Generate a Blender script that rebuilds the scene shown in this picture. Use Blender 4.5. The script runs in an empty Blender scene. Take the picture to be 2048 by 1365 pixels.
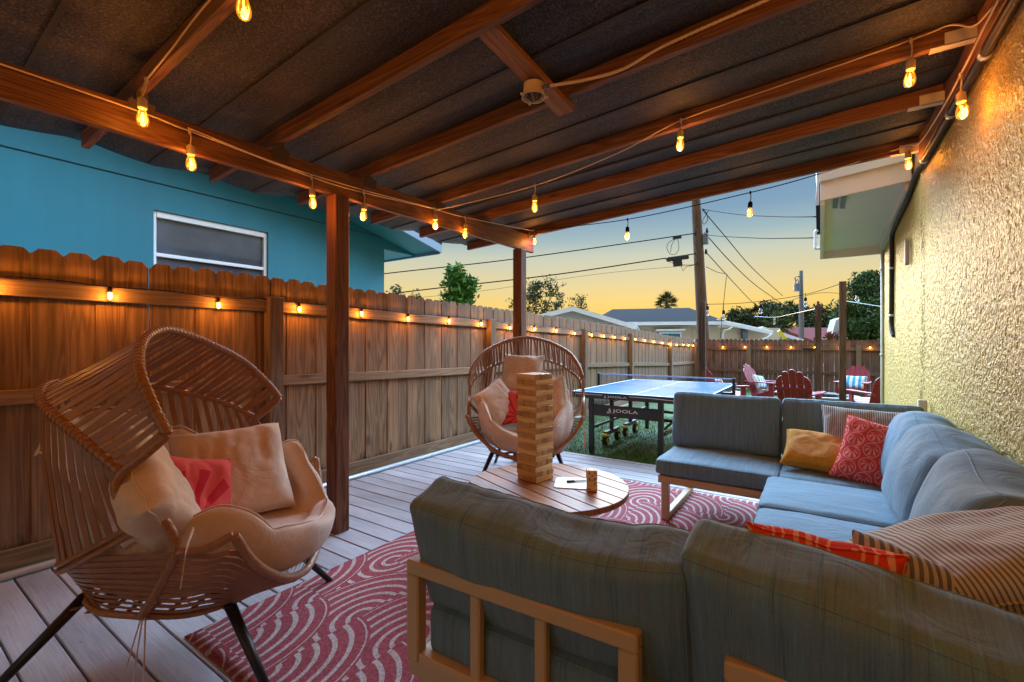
import bpy, bmesh, math, random
from mathutils import Vector, Matrix, noise as mnoise

sc = bpy.context.scene
COL = sc.collection
R = math.radians
random.seed(7)

# ------------------------------------------------------------------ camera
HC = 1.3
YAW = R(34.1)
cam = bpy.data.cameras.new('camera')
cam.lens = 16.0
cam.sensor_width = 36.0
cam.shift_y = 5.5 / 2048
cam.clip_start = 0.02
cam.clip_end = 3000
camo = bpy.data.objects.new('camera', cam)
COL.objects.link(camo)
camo.location = (0, 0, HC)
camo.rotation_euler = (R(90), 0, YAW)
sc.camera = camo

# ------------------------------------------------------------------ world: dusk sky plus an added unseen fill band
SUN_AZ = R(18)          # the sun has just set, this far left of +y
world = bpy.data.worlds.new('World')
sc.world = world
world.use_nodes = True
wt = world.node_tree
bg = wt.nodes['Background']
def wnode(t, **kw):
    n = wt.nodes.new('ShaderNode' + t)
    for k, v in kw.items(): setattr(n, k, v)
    return n
def wramp(fac, stops):
    n = wnode('ValToRGB'); cr = n.color_ramp
    while len(cr.elements) < len(stops): cr.elements.new(0.5)
    for e, (p, c) in zip(cr.elements, stops): e.position = p; e.color = (*c, 1)
    wt.links.new(fac, n.inputs[0]); return n.outputs[0]
sky = wnode('TexSky', sky_type='NISHITA', sun_disc=False, sun_elevation=R(2.0), sun_rotation=-SUN_AZ, ozone_density=3.0)
wdir = wnode('TexCoord').outputs['Generated']
wsep = wnode('SeparateXYZ'); wt.links.new(wdir, wsep.inputs[0])
toward = wramp(wsep.outputs[2], [(0.0, (0.43, 0.265, 0.050)), (0.055, (0.43, 0.280, 0.062)), (0.0855, (0.425, 0.297, 0.085)), (0.124, (0.364, 0.300, 0.148)), (0.185, (0.265, 0.280, 0.222)), (0.22, (0.159, 0.219, 0.232)), (0.263, (0.10, 0.165, 0.227)), (0.33, (0.075, 0.14, 0.21)), (0.39, (3.2, 4.8, 6.8)), (0.46, (6.0, 9.0, 12.8)), (0.68, (6.0, 9.0, 12.8)), (0.86, (0.6, 0.9, 1.3))])  # bright band above the visible sky is added to light the interior
away = wramp(wsep.outputs[2], [(0.0, (0.19, 0.165, 0.14)), (0.15, (0.23, 0.205, 0.18)), (0.35, (0.30, 0.28, 0.26)), (0.6, (0.42, 0.44, 0.46)), (1.0, (0.5, 0.75, 1.1))])
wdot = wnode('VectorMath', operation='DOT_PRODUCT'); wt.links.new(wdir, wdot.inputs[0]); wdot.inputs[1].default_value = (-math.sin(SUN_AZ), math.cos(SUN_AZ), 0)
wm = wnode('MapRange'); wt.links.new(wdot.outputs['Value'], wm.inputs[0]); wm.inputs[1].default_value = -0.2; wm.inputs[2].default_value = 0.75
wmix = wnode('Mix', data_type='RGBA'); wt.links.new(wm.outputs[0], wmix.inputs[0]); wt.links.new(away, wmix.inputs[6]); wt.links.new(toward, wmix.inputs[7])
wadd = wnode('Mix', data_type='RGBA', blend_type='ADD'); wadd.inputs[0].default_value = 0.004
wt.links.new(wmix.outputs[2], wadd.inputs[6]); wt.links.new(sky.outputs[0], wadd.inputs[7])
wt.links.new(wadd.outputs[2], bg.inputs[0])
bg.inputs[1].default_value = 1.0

sun = bpy.data.lights.new('sun', 'SUN'); sun.energy = 1.1; sun.angle = R(18); sun.color = (1.0, 0.78, 0.46)
suno = bpy.data.objects.new('sun', sun); COL.objects.link(suno)
suno.rotation_euler = (R(90 - 7), 0, SUN_AZ + R(180))     # low over the back fence
sc.view_settings.view_transform = 'Standard'
sc.view_settings.look = 'None'
sc.view_settings.exposure = 1.15
sc.view_settings.gamma = 1.0
sc.render.engine = 'CYCLES'
sc.cycles.use_denoising = True
sc.cycles.max_bounces = 8
sc.cycles.diffuse_bounces = 5
sc.cycles.glossy_bounces = 3
sc.cycles.transparent_max_bounces = 12
sc.cycles.sample_clamp_indirect = 4.0
sc.cycles.caustics_reflective = False
sc.cycles.caustics_refractive = False
BULB_W = 1.25       # watts of one festoon bulb under the roof
FENCE_W = 1.5     # watts of one small bulb on the fence

# ------------------------------------------------------------------ shader helper
class G:
    def __init__(s, nt): s.nt = nt
    def n(s, t, **kw):
        nd = s.nt.nodes.new('ShaderNode' + t)
        for k, v in kw.items():
            if k.startswith('_'): setattr(nd, k[1:], v); continue
            i = int(k[1:]) if k[0] == 'i' and k[1:].isdigit() else k.replace('_', ' ')
            s.set(nd.inputs[i], v)
        return nd
    def set(s, sock, v):
        if isinstance(v, bpy.types.NodeSocket): s.nt.links.new(v, sock)
        elif isinstance(v, (tuple, list)) and sock.type == 'RGBA' and len(v) == 3: sock.default_value = (*v, 1)
        else: sock.default_value = v
    def m(s, op, a, b=0.0, c=0.0):
        nd = s.nt.nodes.new('ShaderNodeMath'); nd.operation = op
        s.set(nd.inputs[0], a); s.set(nd.inputs[1], b); s.set(nd.inputs[2], c)
        return nd.outputs[0]
    def mix(s, f, a, b, blend='MIX'):
        nd = s.nt.nodes.new('ShaderNodeMix'); nd.data_type = 'RGBA'; nd.blend_type = blend
        s.set(nd.inputs[0], f); s.set(nd.inputs[6], a); s.set(nd.inputs[7], b)
        return nd.outputs[2]
    def ramp(s, f, stops, interp='LINEAR'):
        nd = s.nt.nodes.new('ShaderNodeValToRGB'); cr = nd.color_ramp; cr.interpolation = interp
        while len(cr.elements) < len(stops): cr.elements.new(0.5)
        for e, (p, c) in zip(cr.elements, stops):
            e.position = p
            e.color = (c, c, c, 1) if isinstance(c, (int, float)) else (*c, 1)
        s.set(nd.inputs[0], f)
        return nd.outputs[0]
    def obj(s): return s.n('TexCoord').outputs['Object']
    def geo(s): return s.n('NewGeometry').outputs['Position']
    def attr(s, name='rnd'): return s.n('Attribute', _attribute_name=name).outputs['Fac']
    def map(s, v, scale=(1, 1, 1), loc=(0, 0, 0), rot=(0, 0, 0)):
        return s.n('Mapping', Vector=v, Scale=scale, Location=loc, Rotation=rot).outputs[0]
    def noise(s, v, scale=5, detail=3, rough=0.5, dist=0.0, out='Fac'):
        return s.n('TexNoise', Vector=v, Scale=scale, Detail=detail, Roughness=rough, Distortion=dist).outputs[out]
    def xyz(s, v): return s.n('SeparateXYZ', Vector=v).outputs
    def comb(s, x, y, z): return s.n('CombineXYZ', X=x, Y=y, Z=z).outputs[0]
    def vadd(s, a, b):
        nd = s.nt.nodes.new('ShaderNodeVectorMath'); nd.operation = 'ADD'
        s.set(nd.inputs[0], a); s.set(nd.inputs[1], b); return nd.outputs[0]
    def bump(s, h, strength=0.3, dist=0.01):
        return s.n('Bump', Height=h, Strength=strength, Distance=dist).outputs[0]

def newmat(name):
    m = bpy.data.materials.new(name); m.use_nodes = True
    g = G(m.node_tree); b = m.node_tree.nodes['Principled BSDF']
    return m, g, b

def plain(name, col, rough=0.5, metal=0.0, var=0.12, scale=8.0, bump=0.0, bscale=60.0, spec=0.5):
    m, g, b = newmat(name)
    o = g.obj()
    f = g.noise(o, scale, 4, 0.6)
    c = g.mix(f, tuple(x * (1 - var) for x in col), tuple(min(1, x * (1 + var)) for x in col))
    g.set(b.inputs['Base Color'], c)
    g.set(b.inputs['Roughness'], g.m('ADD', g.m('MULTIPLY', f, 0.2), rough - 0.1))
    b.inputs['Metallic'].default_value = metal
    b.inputs['Specular IOR Level'].default_value = spec
    if bump: g.set(b.inputs['Normal'], g.bump(g.noise(o, bscale, 3), bump, 0.004))
    return m

def wood(name, dark, light, axis=2, rough=0.6, ring=1.0, knots=0.5, weather=None, wz=None, bump=0.25, spec=0.35, stain=None):
    """grain along `axis`; 'rnd' face attribute shifts the pattern board by board"""
    m, g, b = newmat(name)
    rn = g.attr()
    o = g.vadd(g.obj(), g.comb(g.m('MULTIPLY', rn, 17.3), g.m('MULTIPLY', rn, 31.7), g.m('MULTIPLY', rn, 11.1)))
    sc_ = [9.0, 9.0, 9.0]; sc_[axis] = 0.55
    v1 = g.map(o, tuple(sc_))
    n1 = g.noise(v1, 1.0, 2, 0.5, 0.6)
    bands = g.m('FRACT', g.m('MULTIPLY', n1, 9.0 * ring))
    bands = g.m('ABSOLUTE', g.m('SUBTRACT', bands, 0.5))
    sf = [190.0, 190.0, 190.0]; sf[axis] = 5.0
    fine = g.noise(g.map(o, tuple(sf)), 1.0, 3, 0.65)
    sb = [2.0, 2.0, 2.0]; sb[axis] = 0.7
    blot = g.noise(g.map(o, tuple(sb)), 1.0, 3, 0.6)
    f = g.m('ADD', g.m('MULTIPLY', bands, 0.75), g.m('MULTIPLY', fine, 0.55))
    f = g.m('ADD', f, g.m('SUBTRACT', g.m('MULTIPLY', blot, 0.5), 0.30))
    c = g.mix(g.ramp(f, [(0.15, 0.0), (0.75, 1.0)]), dark, light)
    tone = g.m('ADD', 0.72, g.m('MULTIPLY', rn, 0.56))
    c = g.mix(1.0, c, g.comb(tone, tone, tone), 'MULTIPLY')
    if weather:
        wf = g.ramp(g.noise(g.map(o, tuple(sb)), 2.2, 4, 0.65), [(0.42, 0.0), (0.7, 0.8)])
        if wz:   # true weathering that grows along world y (boards away from the roof have greyed)
            y = g.xyz(g.geo())[1]
            gy = g.m('DIVIDE', g.m('SUBTRACT', y, wz[0]), wz[1] - wz[0])
            gy = g.m('MINIMUM', g.m('MAXIMUM', gy, 0.0), 1.0)
            wf = g.m('MAXIMUM', g.m('MULTIPLY', wf, 0.4), g.m('MULTIPLY', gy, g.m('ADD', 0.55, g.m('MULTIPLY', wf, 0.45))))
        c = g.mix(wf, c, weather)
    if stain:   # dark mould near the ground
        z = g.xyz(g.geo())[2]
        sz = g.m('SUBTRACT', 1.0, g.m('DIVIDE', z, stain))
        st = g.m('ADD', sz, g.m('SUBTRACT', g.noise(g.map(o, (14, 14, 2.5)), 1.0, 4, 0.7), 0.75))
        c = g.mix(g.ramp(st, [(0.42, 0.0), (0.62, 0.9)]), c, (0.018, 0.013, 0.009))
    if knots:
        sk = [5.5, 5.5, 5.5]; sk[axis] = 1.6
        vo = g.n('TexVoronoi', Vector=g.map(o, tuple(sk)), Scale=1.0)
        k = g.ramp(vo.outputs['Distance'], [(0.05, 1.0), (0.13, 0.0)])
        c = g.mix(g.m('MULTIPLY', k, knots), c, tuple(x * 0.25 for x in dark))
    g.set(b.inputs['Base Color'], c)
    g.set(b.inputs['Roughness'], g.m('ADD', rough - 0.08, g.m('MULTIPLY', fine, 0.16)))
    b.inputs['Specular IOR Level'].default_value = spec
    g.set(b.inputs['Normal'], g.bump(g.m('ADD', fine, g.m('MULTIPLY', bands, 0.5)), bump, 0.003))
    return m

def fabric(name, cols, axis_scale=(170, 6, 6), rough=0.85, weave=420.0, spec=0.15, sheen=0.15, bump=0.12):
    m, g, b = newmat(name)
    o = g.obj()
    st = g.noise(g.map(o, axis_scale), 1.0, 3, 0.7)
    st2 = g.noise(g.map(o, tuple(a * 0.22 for a in axis_scale)), 1.0, 2, 0.6)
    f = g.m('ADD', g.m('MULTIPLY', st, 0.65), g.m('MULTIPLY', st2, 0.35))
    k = len(cols)
    c = g.ramp(f, [(0.34 + 0.32 * i / (k - 1), cl) for i, cl in enumerate(cols)])
    wv = g.noise(o, weave, 2, 0.8)
    c = g.mix(0.5, c, g.mix(1.0, c, g.ramp(wv, [(0.3, 0.6), (0.7, 1.4)]), 'MULTIPLY'))
    g.set(b.inputs['Base Color'], c)
    b.inputs['Roughness'].default_value = rough
    b.inputs['Specular IOR Level'].default_value = spec
    b.inputs['Sheen Weight'].default_value = sheen
    big = g.noise(o, 9.0, 4, 0.55, 0.8)
    cr = g.m('ABSOLUTE', g.m('SUBTRACT', g.noise(o, 5.5, 3, 0.55, 1.2), 0.5))
    cr = g.ramp(cr, [(0.0, 0.0), (0.09, 1.0)])
    h = g.m('ADD', g.m('MULTIPLY', wv, 0.25), g.m('ADD', g.m('MULTIPLY', big, 1.4), g.m('MULTIPLY', cr, 0.55)))
    g.set(b.inputs['Normal'], g.bump(h, bump, 0.012))
    return m

def emit(name, col, strength):
    m = bpy.data.materials.new(name); m.use_nodes = True
    nt = m.node_tree; b = nt.nodes['Principled BSDF']
    b.inputs['Base Color'].default_value = (*col, 1)
    b.inputs['Emission Color'].default_value = (*col, 1)
    b.inputs['Emission Strength'].default_value = strength
    return m

def glassmat(name, tint, gloss=0.12, rough=0.03, glow=0.0):
    """thin clear shell: tinted see-through with a fresnel reflection"""
    m = bpy.data.materials.new(name); m.use_nodes = True
    nt = m.node_tree; g = G(nt)
    nt.nodes.remove(nt.nodes['Principled BSDF'])
    tr = g.n('BsdfTransparent', Color=tint)
    gl = g.n('BsdfGlossy', Color=(1, 1, 1), Roughness=rough)
    fr = g.n('LayerWeight', Blend=0.35)
    mx = nt.nodes.new('ShaderNodeMixShader')
    g.set(mx.inputs[0], g.m('ADD', g.m('MULTIPLY', fr.outputs['Fresnel'], 0.5), gloss * 0.3))
    nt.links.new(tr.outputs[0], mx.inputs[1]); nt.links.new(gl.outputs[0], mx.inputs[2])
    out_ = mx.outputs[0]
    if glow:   # a lit lamp: the glass itself glows amber
        em = g.n('Emission', Color=(1.0, 0.40, 0.03), Strength=glow); ad = nt.nodes.new('ShaderNodeAddShader')
        nt.links.new(out_, ad.inputs[0]); nt.links.new(em.outputs[0], ad.inputs[1]); out_ = ad.outputs[0]
    nt.links.new(out_, nt.nodes['Material Output'].inputs['Surface'])
    return m

# ------------------------------------------------------------------ mesh builder
class MB:
    def __init__(s): s.v, s.f, s.r = [], [], []
    def add(s, vs, fs, rnd=0.5):
        o = len(s.v); s.v += [Vector(p) for p in vs]
        for f in fs: s.f.append(tuple(i + o for i in f)); s.r.append(rnd)
        return s
    def box(s, a, b, rnd=None, mat=None):
        (x0, y0, z0), (x1, y1, z1) = a, b
        vs = [(x0, y0, z0), (x1, y0, z0), (x1, y1, z0), (x0, y1, z0), (x0, y0, z1), (x1, y0, z1), (x1, y1, z1), (x0, y1, z1)]
        if mat: vs = [mat @ Vector(p) for p in vs]
        return s.add(vs, [(3, 2, 1, 0), (4, 5, 6, 7), (0, 1, 5, 4), (1, 2, 6, 5), (2, 3, 7, 6), (3, 0, 4, 7)], random.random() if rnd is None else rnd)
    def hexa(s, vs, rnd=None):      # 8 explicit corners, bottom ccw then top ccw
        return s.add(vs, [(3, 2, 1, 0), (4, 5, 6, 7), (0, 1, 5, 4), (1, 2, 6, 5), (2, 3, 7, 6), (3, 0, 4, 7)], random.random() if rnd is None else rnd)
    def beam(s, p, q, w, h, up=(0, 0, 1), rnd=None):   # rectangular bar between two points
        p, q = Vector(p), Vector(q); t = (q - p).normalized(); up = Vector(up)
        sd = t.cross(up).normalized(); u = sd.cross(t).normalized()
        vs = []
        for c in (p, q):
            vs += [c - sd * w / 2 - u * h / 2, c + sd * w / 2 - u * h / 2, c + sd * w / 2 + u * h / 2, c - sd * w / 2 + u * h / 2]
        return s.add(vs, [(0, 1, 2, 3), (7, 6, 5, 4), (0, 4, 5, 1), (1, 5, 6, 2), (2, 6, 7, 3), (3, 7, 4, 0)], random.random() if rnd is None else rnd)
    def tube(s, pts, r, n=8, cap=True, closed=False, rnd=0.5):
        pts = [Vector(p) for p in pts]; k = len(pts)
        rs = r if isinstance(r, (list, tuple)) else [r] * k
        o = len(s.v); prev = None
        for i, p in enumerate(pts):
            if closed: t = (pts[(i + 1) % k] - pts[i - 1])
            else: t = (pts[min(i + 1, k - 1)] - pts[max(i - 1, 0)])
            t.normalize()
            if prev is None:
                a = Vector((0, 0, 1)) if abs(t.z) < 0.9 else Vector((1, 0, 0))
                u = t.cross(a).normalized()
            else:
                u = (prev - t * prev.dot(t))
                u = u.normalized() if u.length > 1e-6 else t.orthogonal().normalized()
            prev = u; w = t.cross(u)
            for j in range(n):
                an = 2 * math.pi * j / n
                s.v.append(p + (u * math.cos(an) + w * math.sin(an)) * rs[i])
        for i in range(k if closed else k - 1):
            i2 = (i + 1) % k
            for j in range(n):
                j2 = (j + 1) % n
                s.f.append((o + i * n + j, o + i * n + j2, o + i2 * n + j2, o + i2 * n + j)); s.r.append(rnd)
        if cap and not closed:
            s.f.append(tuple(o + j for j in range(n - 1, -1, -1))); s.r.append(rnd)
            s.f.append(tuple(o + (k - 1) * n + j for j in range(n))); s.r.append(rnd)
        return s
    def lathe(s, prof, n=16, c=(0, 0, 0), rnd=0.5, mat=None, cap=True):
        o = len(s.v); k = len(prof)
        for (r, z) in prof:
            for j in range(n):
                a = 2 * math.pi * j / n
                p = Vector((r * math.cos(a), r * math.sin(a), z))
                s.v.append((mat @ p if mat else p) + Vector(c))
        for i in range(k - 1):
            for j in range(n):
                j2 = (j + 1) % n
                s.f.append((o + i * n + j, o + i * n + j2, o + (i + 1) * n + j2, o + (i + 1) * n + j)); s.r.append(rnd)
        if cap:
            s.f.append(tuple(o + j for j in range(n - 1, -1, -1))); s.r.append(rnd)
            s.f.append(tuple(o + (k - 1) * n + j for j in range(n))); s.r.append(rnd)
        return s
    def prism(s, poly, h0, h1, fn=None, rnd=None):   # polygon (x,y) extruded in z; fn maps (x,y,z)->Vector
        fn = fn or (lambda x, y, z: Vector((x, y, z)))
        k = len(poly)
        vs = [fn(x, y, h0) for x, y in poly] + [fn(x, y, h1) for x, y in poly]
        fs = [tuple(range(k - 1, -1, -1)), tuple(range(k, 2 * k))] + [(i, (i + 1) % k, (i + 1) % k + k, i + k) for i in range(k)]
        return s.add(vs, fs, random.random() if rnd is None else rnd)
    def ribbon(s, pts, w, th, out, rnd=None):
        """flat strap along pts; out(p) gives the outward direction"""
        pts = [Vector(p) for p in pts]; k = len(pts); o = len(s.v)
        rnd = random.random() if rnd is None else rnd
        for i, p in enumerate(pts):
            t = (pts[min(i + 1, k - 1)] - pts[max(i - 1, 0)]).normalized()
            n_ = out(p); n_ = (n_ - t * n_.dot(t)).normalized(); sd = t.cross(n_)
            for a, b_ in ((-1, -1), (1, -1), (1, 1), (-1, 1)):
                s.v.append(p + sd * (a * w / 2) + n_ * (b_ * th / 2))
        for i in range(k - 1):
            for j in range(4):
                j2 = (j + 1) % 4
                s.f.append((o + i * 4 + j, o + i * 4 + j2, o + i * 4 + 4 + j2, o + i * 4 + 4 + j)); s.r.append(rnd)
        s.f.append((o + 3, o + 2, o + 1, o)); s.r.append(rnd)
        e = o + (k - 1) * 4
        s.f.append((e, e + 1, e + 2, e + 3)); s.r.append(rnd)
        return s
    def build(s, name, mat, parent=None, smooth=False, bevel=0.0, off=None, fix=True, seg=1):
        me = bpy.data.meshes.new(name)
        vs = s.v
        if off is not None: ov = Vector(off); vs = [p - ov for p in vs]
        me.from_pydata([tuple(p) for p in vs], [], s.f)
        a = me.attributes.new('rnd', 'FLOAT', 'FACE')
        a.data.foreach_set('value', s.r)
        if fix:
            bm = bmesh.new(); bm.from_mesh(me); bmesh.ops.recalc_face_normals(bm, faces=bm.faces); bm.to_mesh(me); bm.free()
        if smooth: me.polygons.foreach_set('use_smooth', [True] * len(me.polygons))
        me.materials.append(mat)
        ob = bpy.data.objects.new(name, me); COL.objects.link(ob)
        if parent: ob.parent = parent
        if bevel:
            md = ob.modifiers.new('bevel', 'BEVEL'); md.width = bevel; md.segments = seg; md.limit_method = 'ANGLE'; md.angle_limit = R(40)
        return ob

def tag(o, label, cat, group=None):
    o['label'] = label; o['category'] = cat
    if group: o['group'] = group
    return o
def thing(name, label, cat, loc=(0, 0, 0), rotz=0.0, group=None, mat=None):
    o = bpy.data.objects.new(name, None); COL.objects.link(o)
    o.empty_display_size = 0.1
    if mat is not None: o.matrix_world = mat
    else: o.location = loc; o.rotation_euler = (0, 0, rotz)
    return tag(o, label, cat, group)
def struct(o, kind='structure'):
    o['kind'] = kind; return o
def dup(root, loc=None, rotz=None, label=None, group=None):
    r = root.copy(); COL.objects.link(r)
    if loc is not None: r.location = loc
    if rotz is not None: r.rotation_euler = (0, 0, rotz)
    if label: r['label'] = label
    if group: r['group'] = group
    for ch in list(root.children):
        c = ch.copy(); COL.objects.link(c); c.parent = r
        for gch in list(ch.children):
            d = gch.copy(); COL.objects.link(d); d.parent = c
    return r
def frame(o, x, y=None, z=None):
    """matrix with origin o and (approximate) local x and local z directions"""
    x = Vector(x).normalized(); z = Vector(z)
    z = (z - x * z.dot(x)).normalized(); y = z.cross(x)
    m = Matrix.Identity(4)
    for i in range(3): m[i][0], m[i][1], m[i][2], m[i][3] = x[i], y[i], z[i], o[i]
    return m
def crom(pts, n=6, closed=False):
    """Catmull-Rom through pts"""
    P = [Vector(p) for p in pts]; k = len(P); out = []
    for i in range(k - 1 if not closed else k):
        p0 = P[i - 1] if (i > 0 or closed) else P[0] * 2 - P[1]
        p1, p2 = P[i], P[(i + 1) % k]
        p3 = P[(i + 2) % k] if (i + 2 < k or closed) else P[-1] * 2 - P[-2]
        for j in range(n):
            t = j / n
            out.append(0.5 * ((2 * p1) + (p2 - p0) * t + (2 * p0 - 5 * p1 + 4 * p2 - p3) * t * t + (3 * p1 - p0 - 3 * p2 + p3) * t ** 3))
    if not closed: out.append(P[-1])
    return out
def along(pts, t):
    """point at parameter t (0..1) by arc length"""
    ls = [0]
    for a, b in zip(pts, pts[1:]): ls.append(ls[-1] + (b - a).length)
    d = t * ls[-1]
    for i in range(len(pts) - 1):
        if d <= ls[i + 1] or i == len(pts) - 2:
            u = (d - ls[i]) / max(1e-9, ls[i + 1] - ls[i])
            return pts[i].lerp(pts[i + 1], u)
CY, SY = math.cos(YAW), math.sin(YAW)
def at(px, py, d):
    """world point that lies d metres deep along the view axis (photo pixels, 2048 wide): used for far things"""
    u = (px - 1024) / 910
    return Vector(((CY * u - SY) * d, (SY * u + CY) * d, HC + (688 - py) / 910 * d))
# ------------------------------------------------------------------ materials
M = {}
M['fence'] = wood('cedar fence boards', (0.125, 0.060, 0.024), (0.36, 0.195, 0.090), 2, 0.7, 1.0, 0.7, (0.205, 0.155, 0.12), (2.5, 11.0), 0.3, 0.25, stain=0.55)
M['fence_rail'] = wood('cedar fence rail', (0.18, 0.092, 0.040), (0.42, 0.24, 0.12), 1, 0.7, 1.0, 0.5, (0.23, 0.18, 0.14), (2.5, 11.0), 0.3, 0.25)
M['fence_back'] = wood('weathered fence boards', (0.085, 0.042, 0.030), (0.22, 0.115, 0.085), 2, 0.75, 1.0, 0.6, (0.17, 0.13, 0.12), None, 0.3, 0.2)
M['fence_back_rail'] = wood('weathered fence rail', (0.10, 0.05, 0.035), (0.24, 0.13, 0.095), 0, 0.75, 1.0, 0.4, (0.17, 0.13, 0.12), None, 0.3, 0.2)
M['fence_post'] = wood('fence post', (0.10, 0.05, 0.025), (0.27, 0.15, 0.08), 2, 0.75, 1.0, 0.3, (0.25, 0.19, 0.14), (2.5, 12.0), 0.3, 0.2)
M['beam'] = wood('stained fir beam', (0.085, 0.028, 0.011), (0.27, 0.115, 0.048), 1, 0.55, 1.3, 0.8, None, None, 0.15, 0.35)
M['rafter'] = wood('stained fir rafter', (0.075, 0.028, 0.013), (0.23, 0.105, 0.05), 0, 0.6, 1.2, 0.85, None, None, 0.15, 0.3)
M['post'] = wood('stained post', (0.055, 0.017, 0.007), (0.21, 0.08, 0.032), 2, 0.6, 1.2, 0.5, None, None, 0.2, 0.3)
M['block_board'] = wood('newer fir board', (0.20, 0.075, 0.025), (0.46, 0.21, 0.085), 1, 0.6, 1.4, 0.8, None, None, 0.15, 0.3)
M['dark_post'] = wood('dark weathered post', (0.035, 0.018, 0.012), (0.13, 0.07, 0.045), 2, 0.75, 1.0, 0.3, None, None, 0.25, 0.2)
M['pole'] = wood('utility pole wood', (0.07, 0.036, 0.021), (0.18, 0.10, 0.06), 2, 0.8, 1.0, 0.3, None, None, 0.25, 0.2)
M['teak'] = wood('oiled acacia slats', (0.16, 0.052, 0.016), (0.40, 0.165, 0.055), 0, 0.42, 1.1, 0.25, None, None, 0.06, 0.28)
def pinemat(name, dark, light, end):
    m, g, b = newmat(name)
    rn = g.attr(); isend = g.m('GREATER_THAN', rn, 1.5); fr = g.m('FRACT', rn)
    o = g.vadd(g.obj(), g.comb(g.m('MULTIPLY', fr, 7.3), g.m('MULTIPLY', fr, 3.7), g.m('MULTIPLY', fr, 5.1)))
    n1 = g.noise(g.map(o, (1.2, 16, 16)), 1.0, 2, 0.5, 0.4)
    bands = g.m('ABSOLUTE', g.m('SUBTRACT', g.m('FRACT', g.m('MULTIPLY', n1, 7.0)), 0.5))
    fine = g.noise(g.map(o, (8, 240, 240)), 1.0, 3, 0.6)
    f = g.m('ADD', g.m('MULTIPLY', bands, 1.1), g.m('MULTIPLY', fine, 0.5))
    c = g.mix(g.ramp(f, [(0.2, 0.0), (0.8, 1.0)]), dark, light)
    ce = g.mix(bands, end, tuple(min(1, x * 1.5) for x in end))
    c = g.mix(isend, c, ce)
    g.set(b.inputs['Base Color'], c); b.inputs['Roughness'].default_value = 0.55; b.inputs['Specular IOR Level'].default_value = 0.3
    return m
M['pine'] = pinemat('pine block', (0.60, 0.35, 0.12), (0.78, 0.53, 0.22), (0.42, 0.245, 0.10))
M['pine_dark'] = pinemat('brown pine block', (0.50, 0.28, 0.095), (0.70, 0.44, 0.17), (0.34, 0.185, 0.07))

def deckmat():
    m, g, b = newmat('worn pale grey deck paint')
    rn = g.attr()
    o = g.vadd(g.obj(), g.comb(g.m('MULTIPLY', rn, 13.1), g.m('MULTIPLY', rn, 7.7), 0.0))
    fine = g.noise(g.map(o, (3.5, 120, 40)), 1.0, 4, 0.7)
    blot = g.noise(g.map(o, (1.2, 3.5, 1)), 1.0, 4, 0.6)
    f = g.m('ADD', g.m('MULTIPLY', fine, 0.5), g.m('MULTIPLY', blot, 0.5))
    c = g.ramp(f, [(0.33, (0.24, 0.23, 0.24)), (0.52, (0.385, 0.365, 0.385)), (0.68, (0.50, 0.48, 0.50))])
    tone = g.m('ADD', 0.86, g.m('MULTIPLY', rn, 0.28))
    c = g.mix(1.0, c, g.comb(tone, tone, tone), 'MULTIPLY')
    crack = g.ramp(g.noise(g.map(o, (1.6, 75, 10)), 1.0, 5, 0.75, 0.4), [(0.31, 1.0), (0.36, 0.0)])
    chip = g.ramp(g.noise(g.map(o, (7, 16, 5)), 1.0, 5, 0.7), [(0.30, 1.0), (0.34, 0.0)])
    wear = g.m('MAXIMUM', g.m('MULTIPLY', crack, 0.75), g.m('MULTIPLY', chip, 0.8))
    c = g.mix(wear, c, (0.10, 0.075, 0.06))
    g.set(b.inputs['Base Color'], c)
    g.set(b.inputs['Roughness'], g.m('ADD', 0.5, g.m('MULTIPLY', f, 0.3)))
    g.set(b.inputs['Normal'], g.bump(g.m('SUBTRACT', fine, g.m('MULTIPLY', wear, 0.8)), 0.35, 0.003))
    return m
M['deck'] = deckmat()

def stucco(name, base, hi, amt):
    m, g, b = newmat(name)
    o = g.obj()
    s = g.map(o, (1, 1, 0.85))
    n1 = g.noise(s, 60, 3, 0.6, 0.4)
    n2 = g.noise(s, 120, 2, 0.6)
    lump = g.ramp(n1, [(0.38, 0.0), (0.62, 1.0)])
    h = g.m('ADD', lump, g.m('MULTIPLY', n2, 0.35))
    lo = g.noise(o, 1.4, 4, 0.6)
    c = g.mix(lo, base, hi)
    c = g.mix(g.m('MULTIPLY', g.ramp(n2, [(0.3, 1.0), (0.6, 0.0)]), 0.35), c, tuple(x * 0.55 for x in base))
    g.set(b.inputs['Base Color'], c)
    b.inputs['Roughness'].default_value = 0.4
    b.inputs['Specular IOR Level'].default_value = 0.45
    g.set(b.inputs['Normal'], g.bump(h, amt * 0.6, 0.014))
    return m
M['stucco'] = stucco('ochre sprayed stucco', (0.39, 0.275, 0.048), (0.53, 0.38, 0.082), 1.0)

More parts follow.
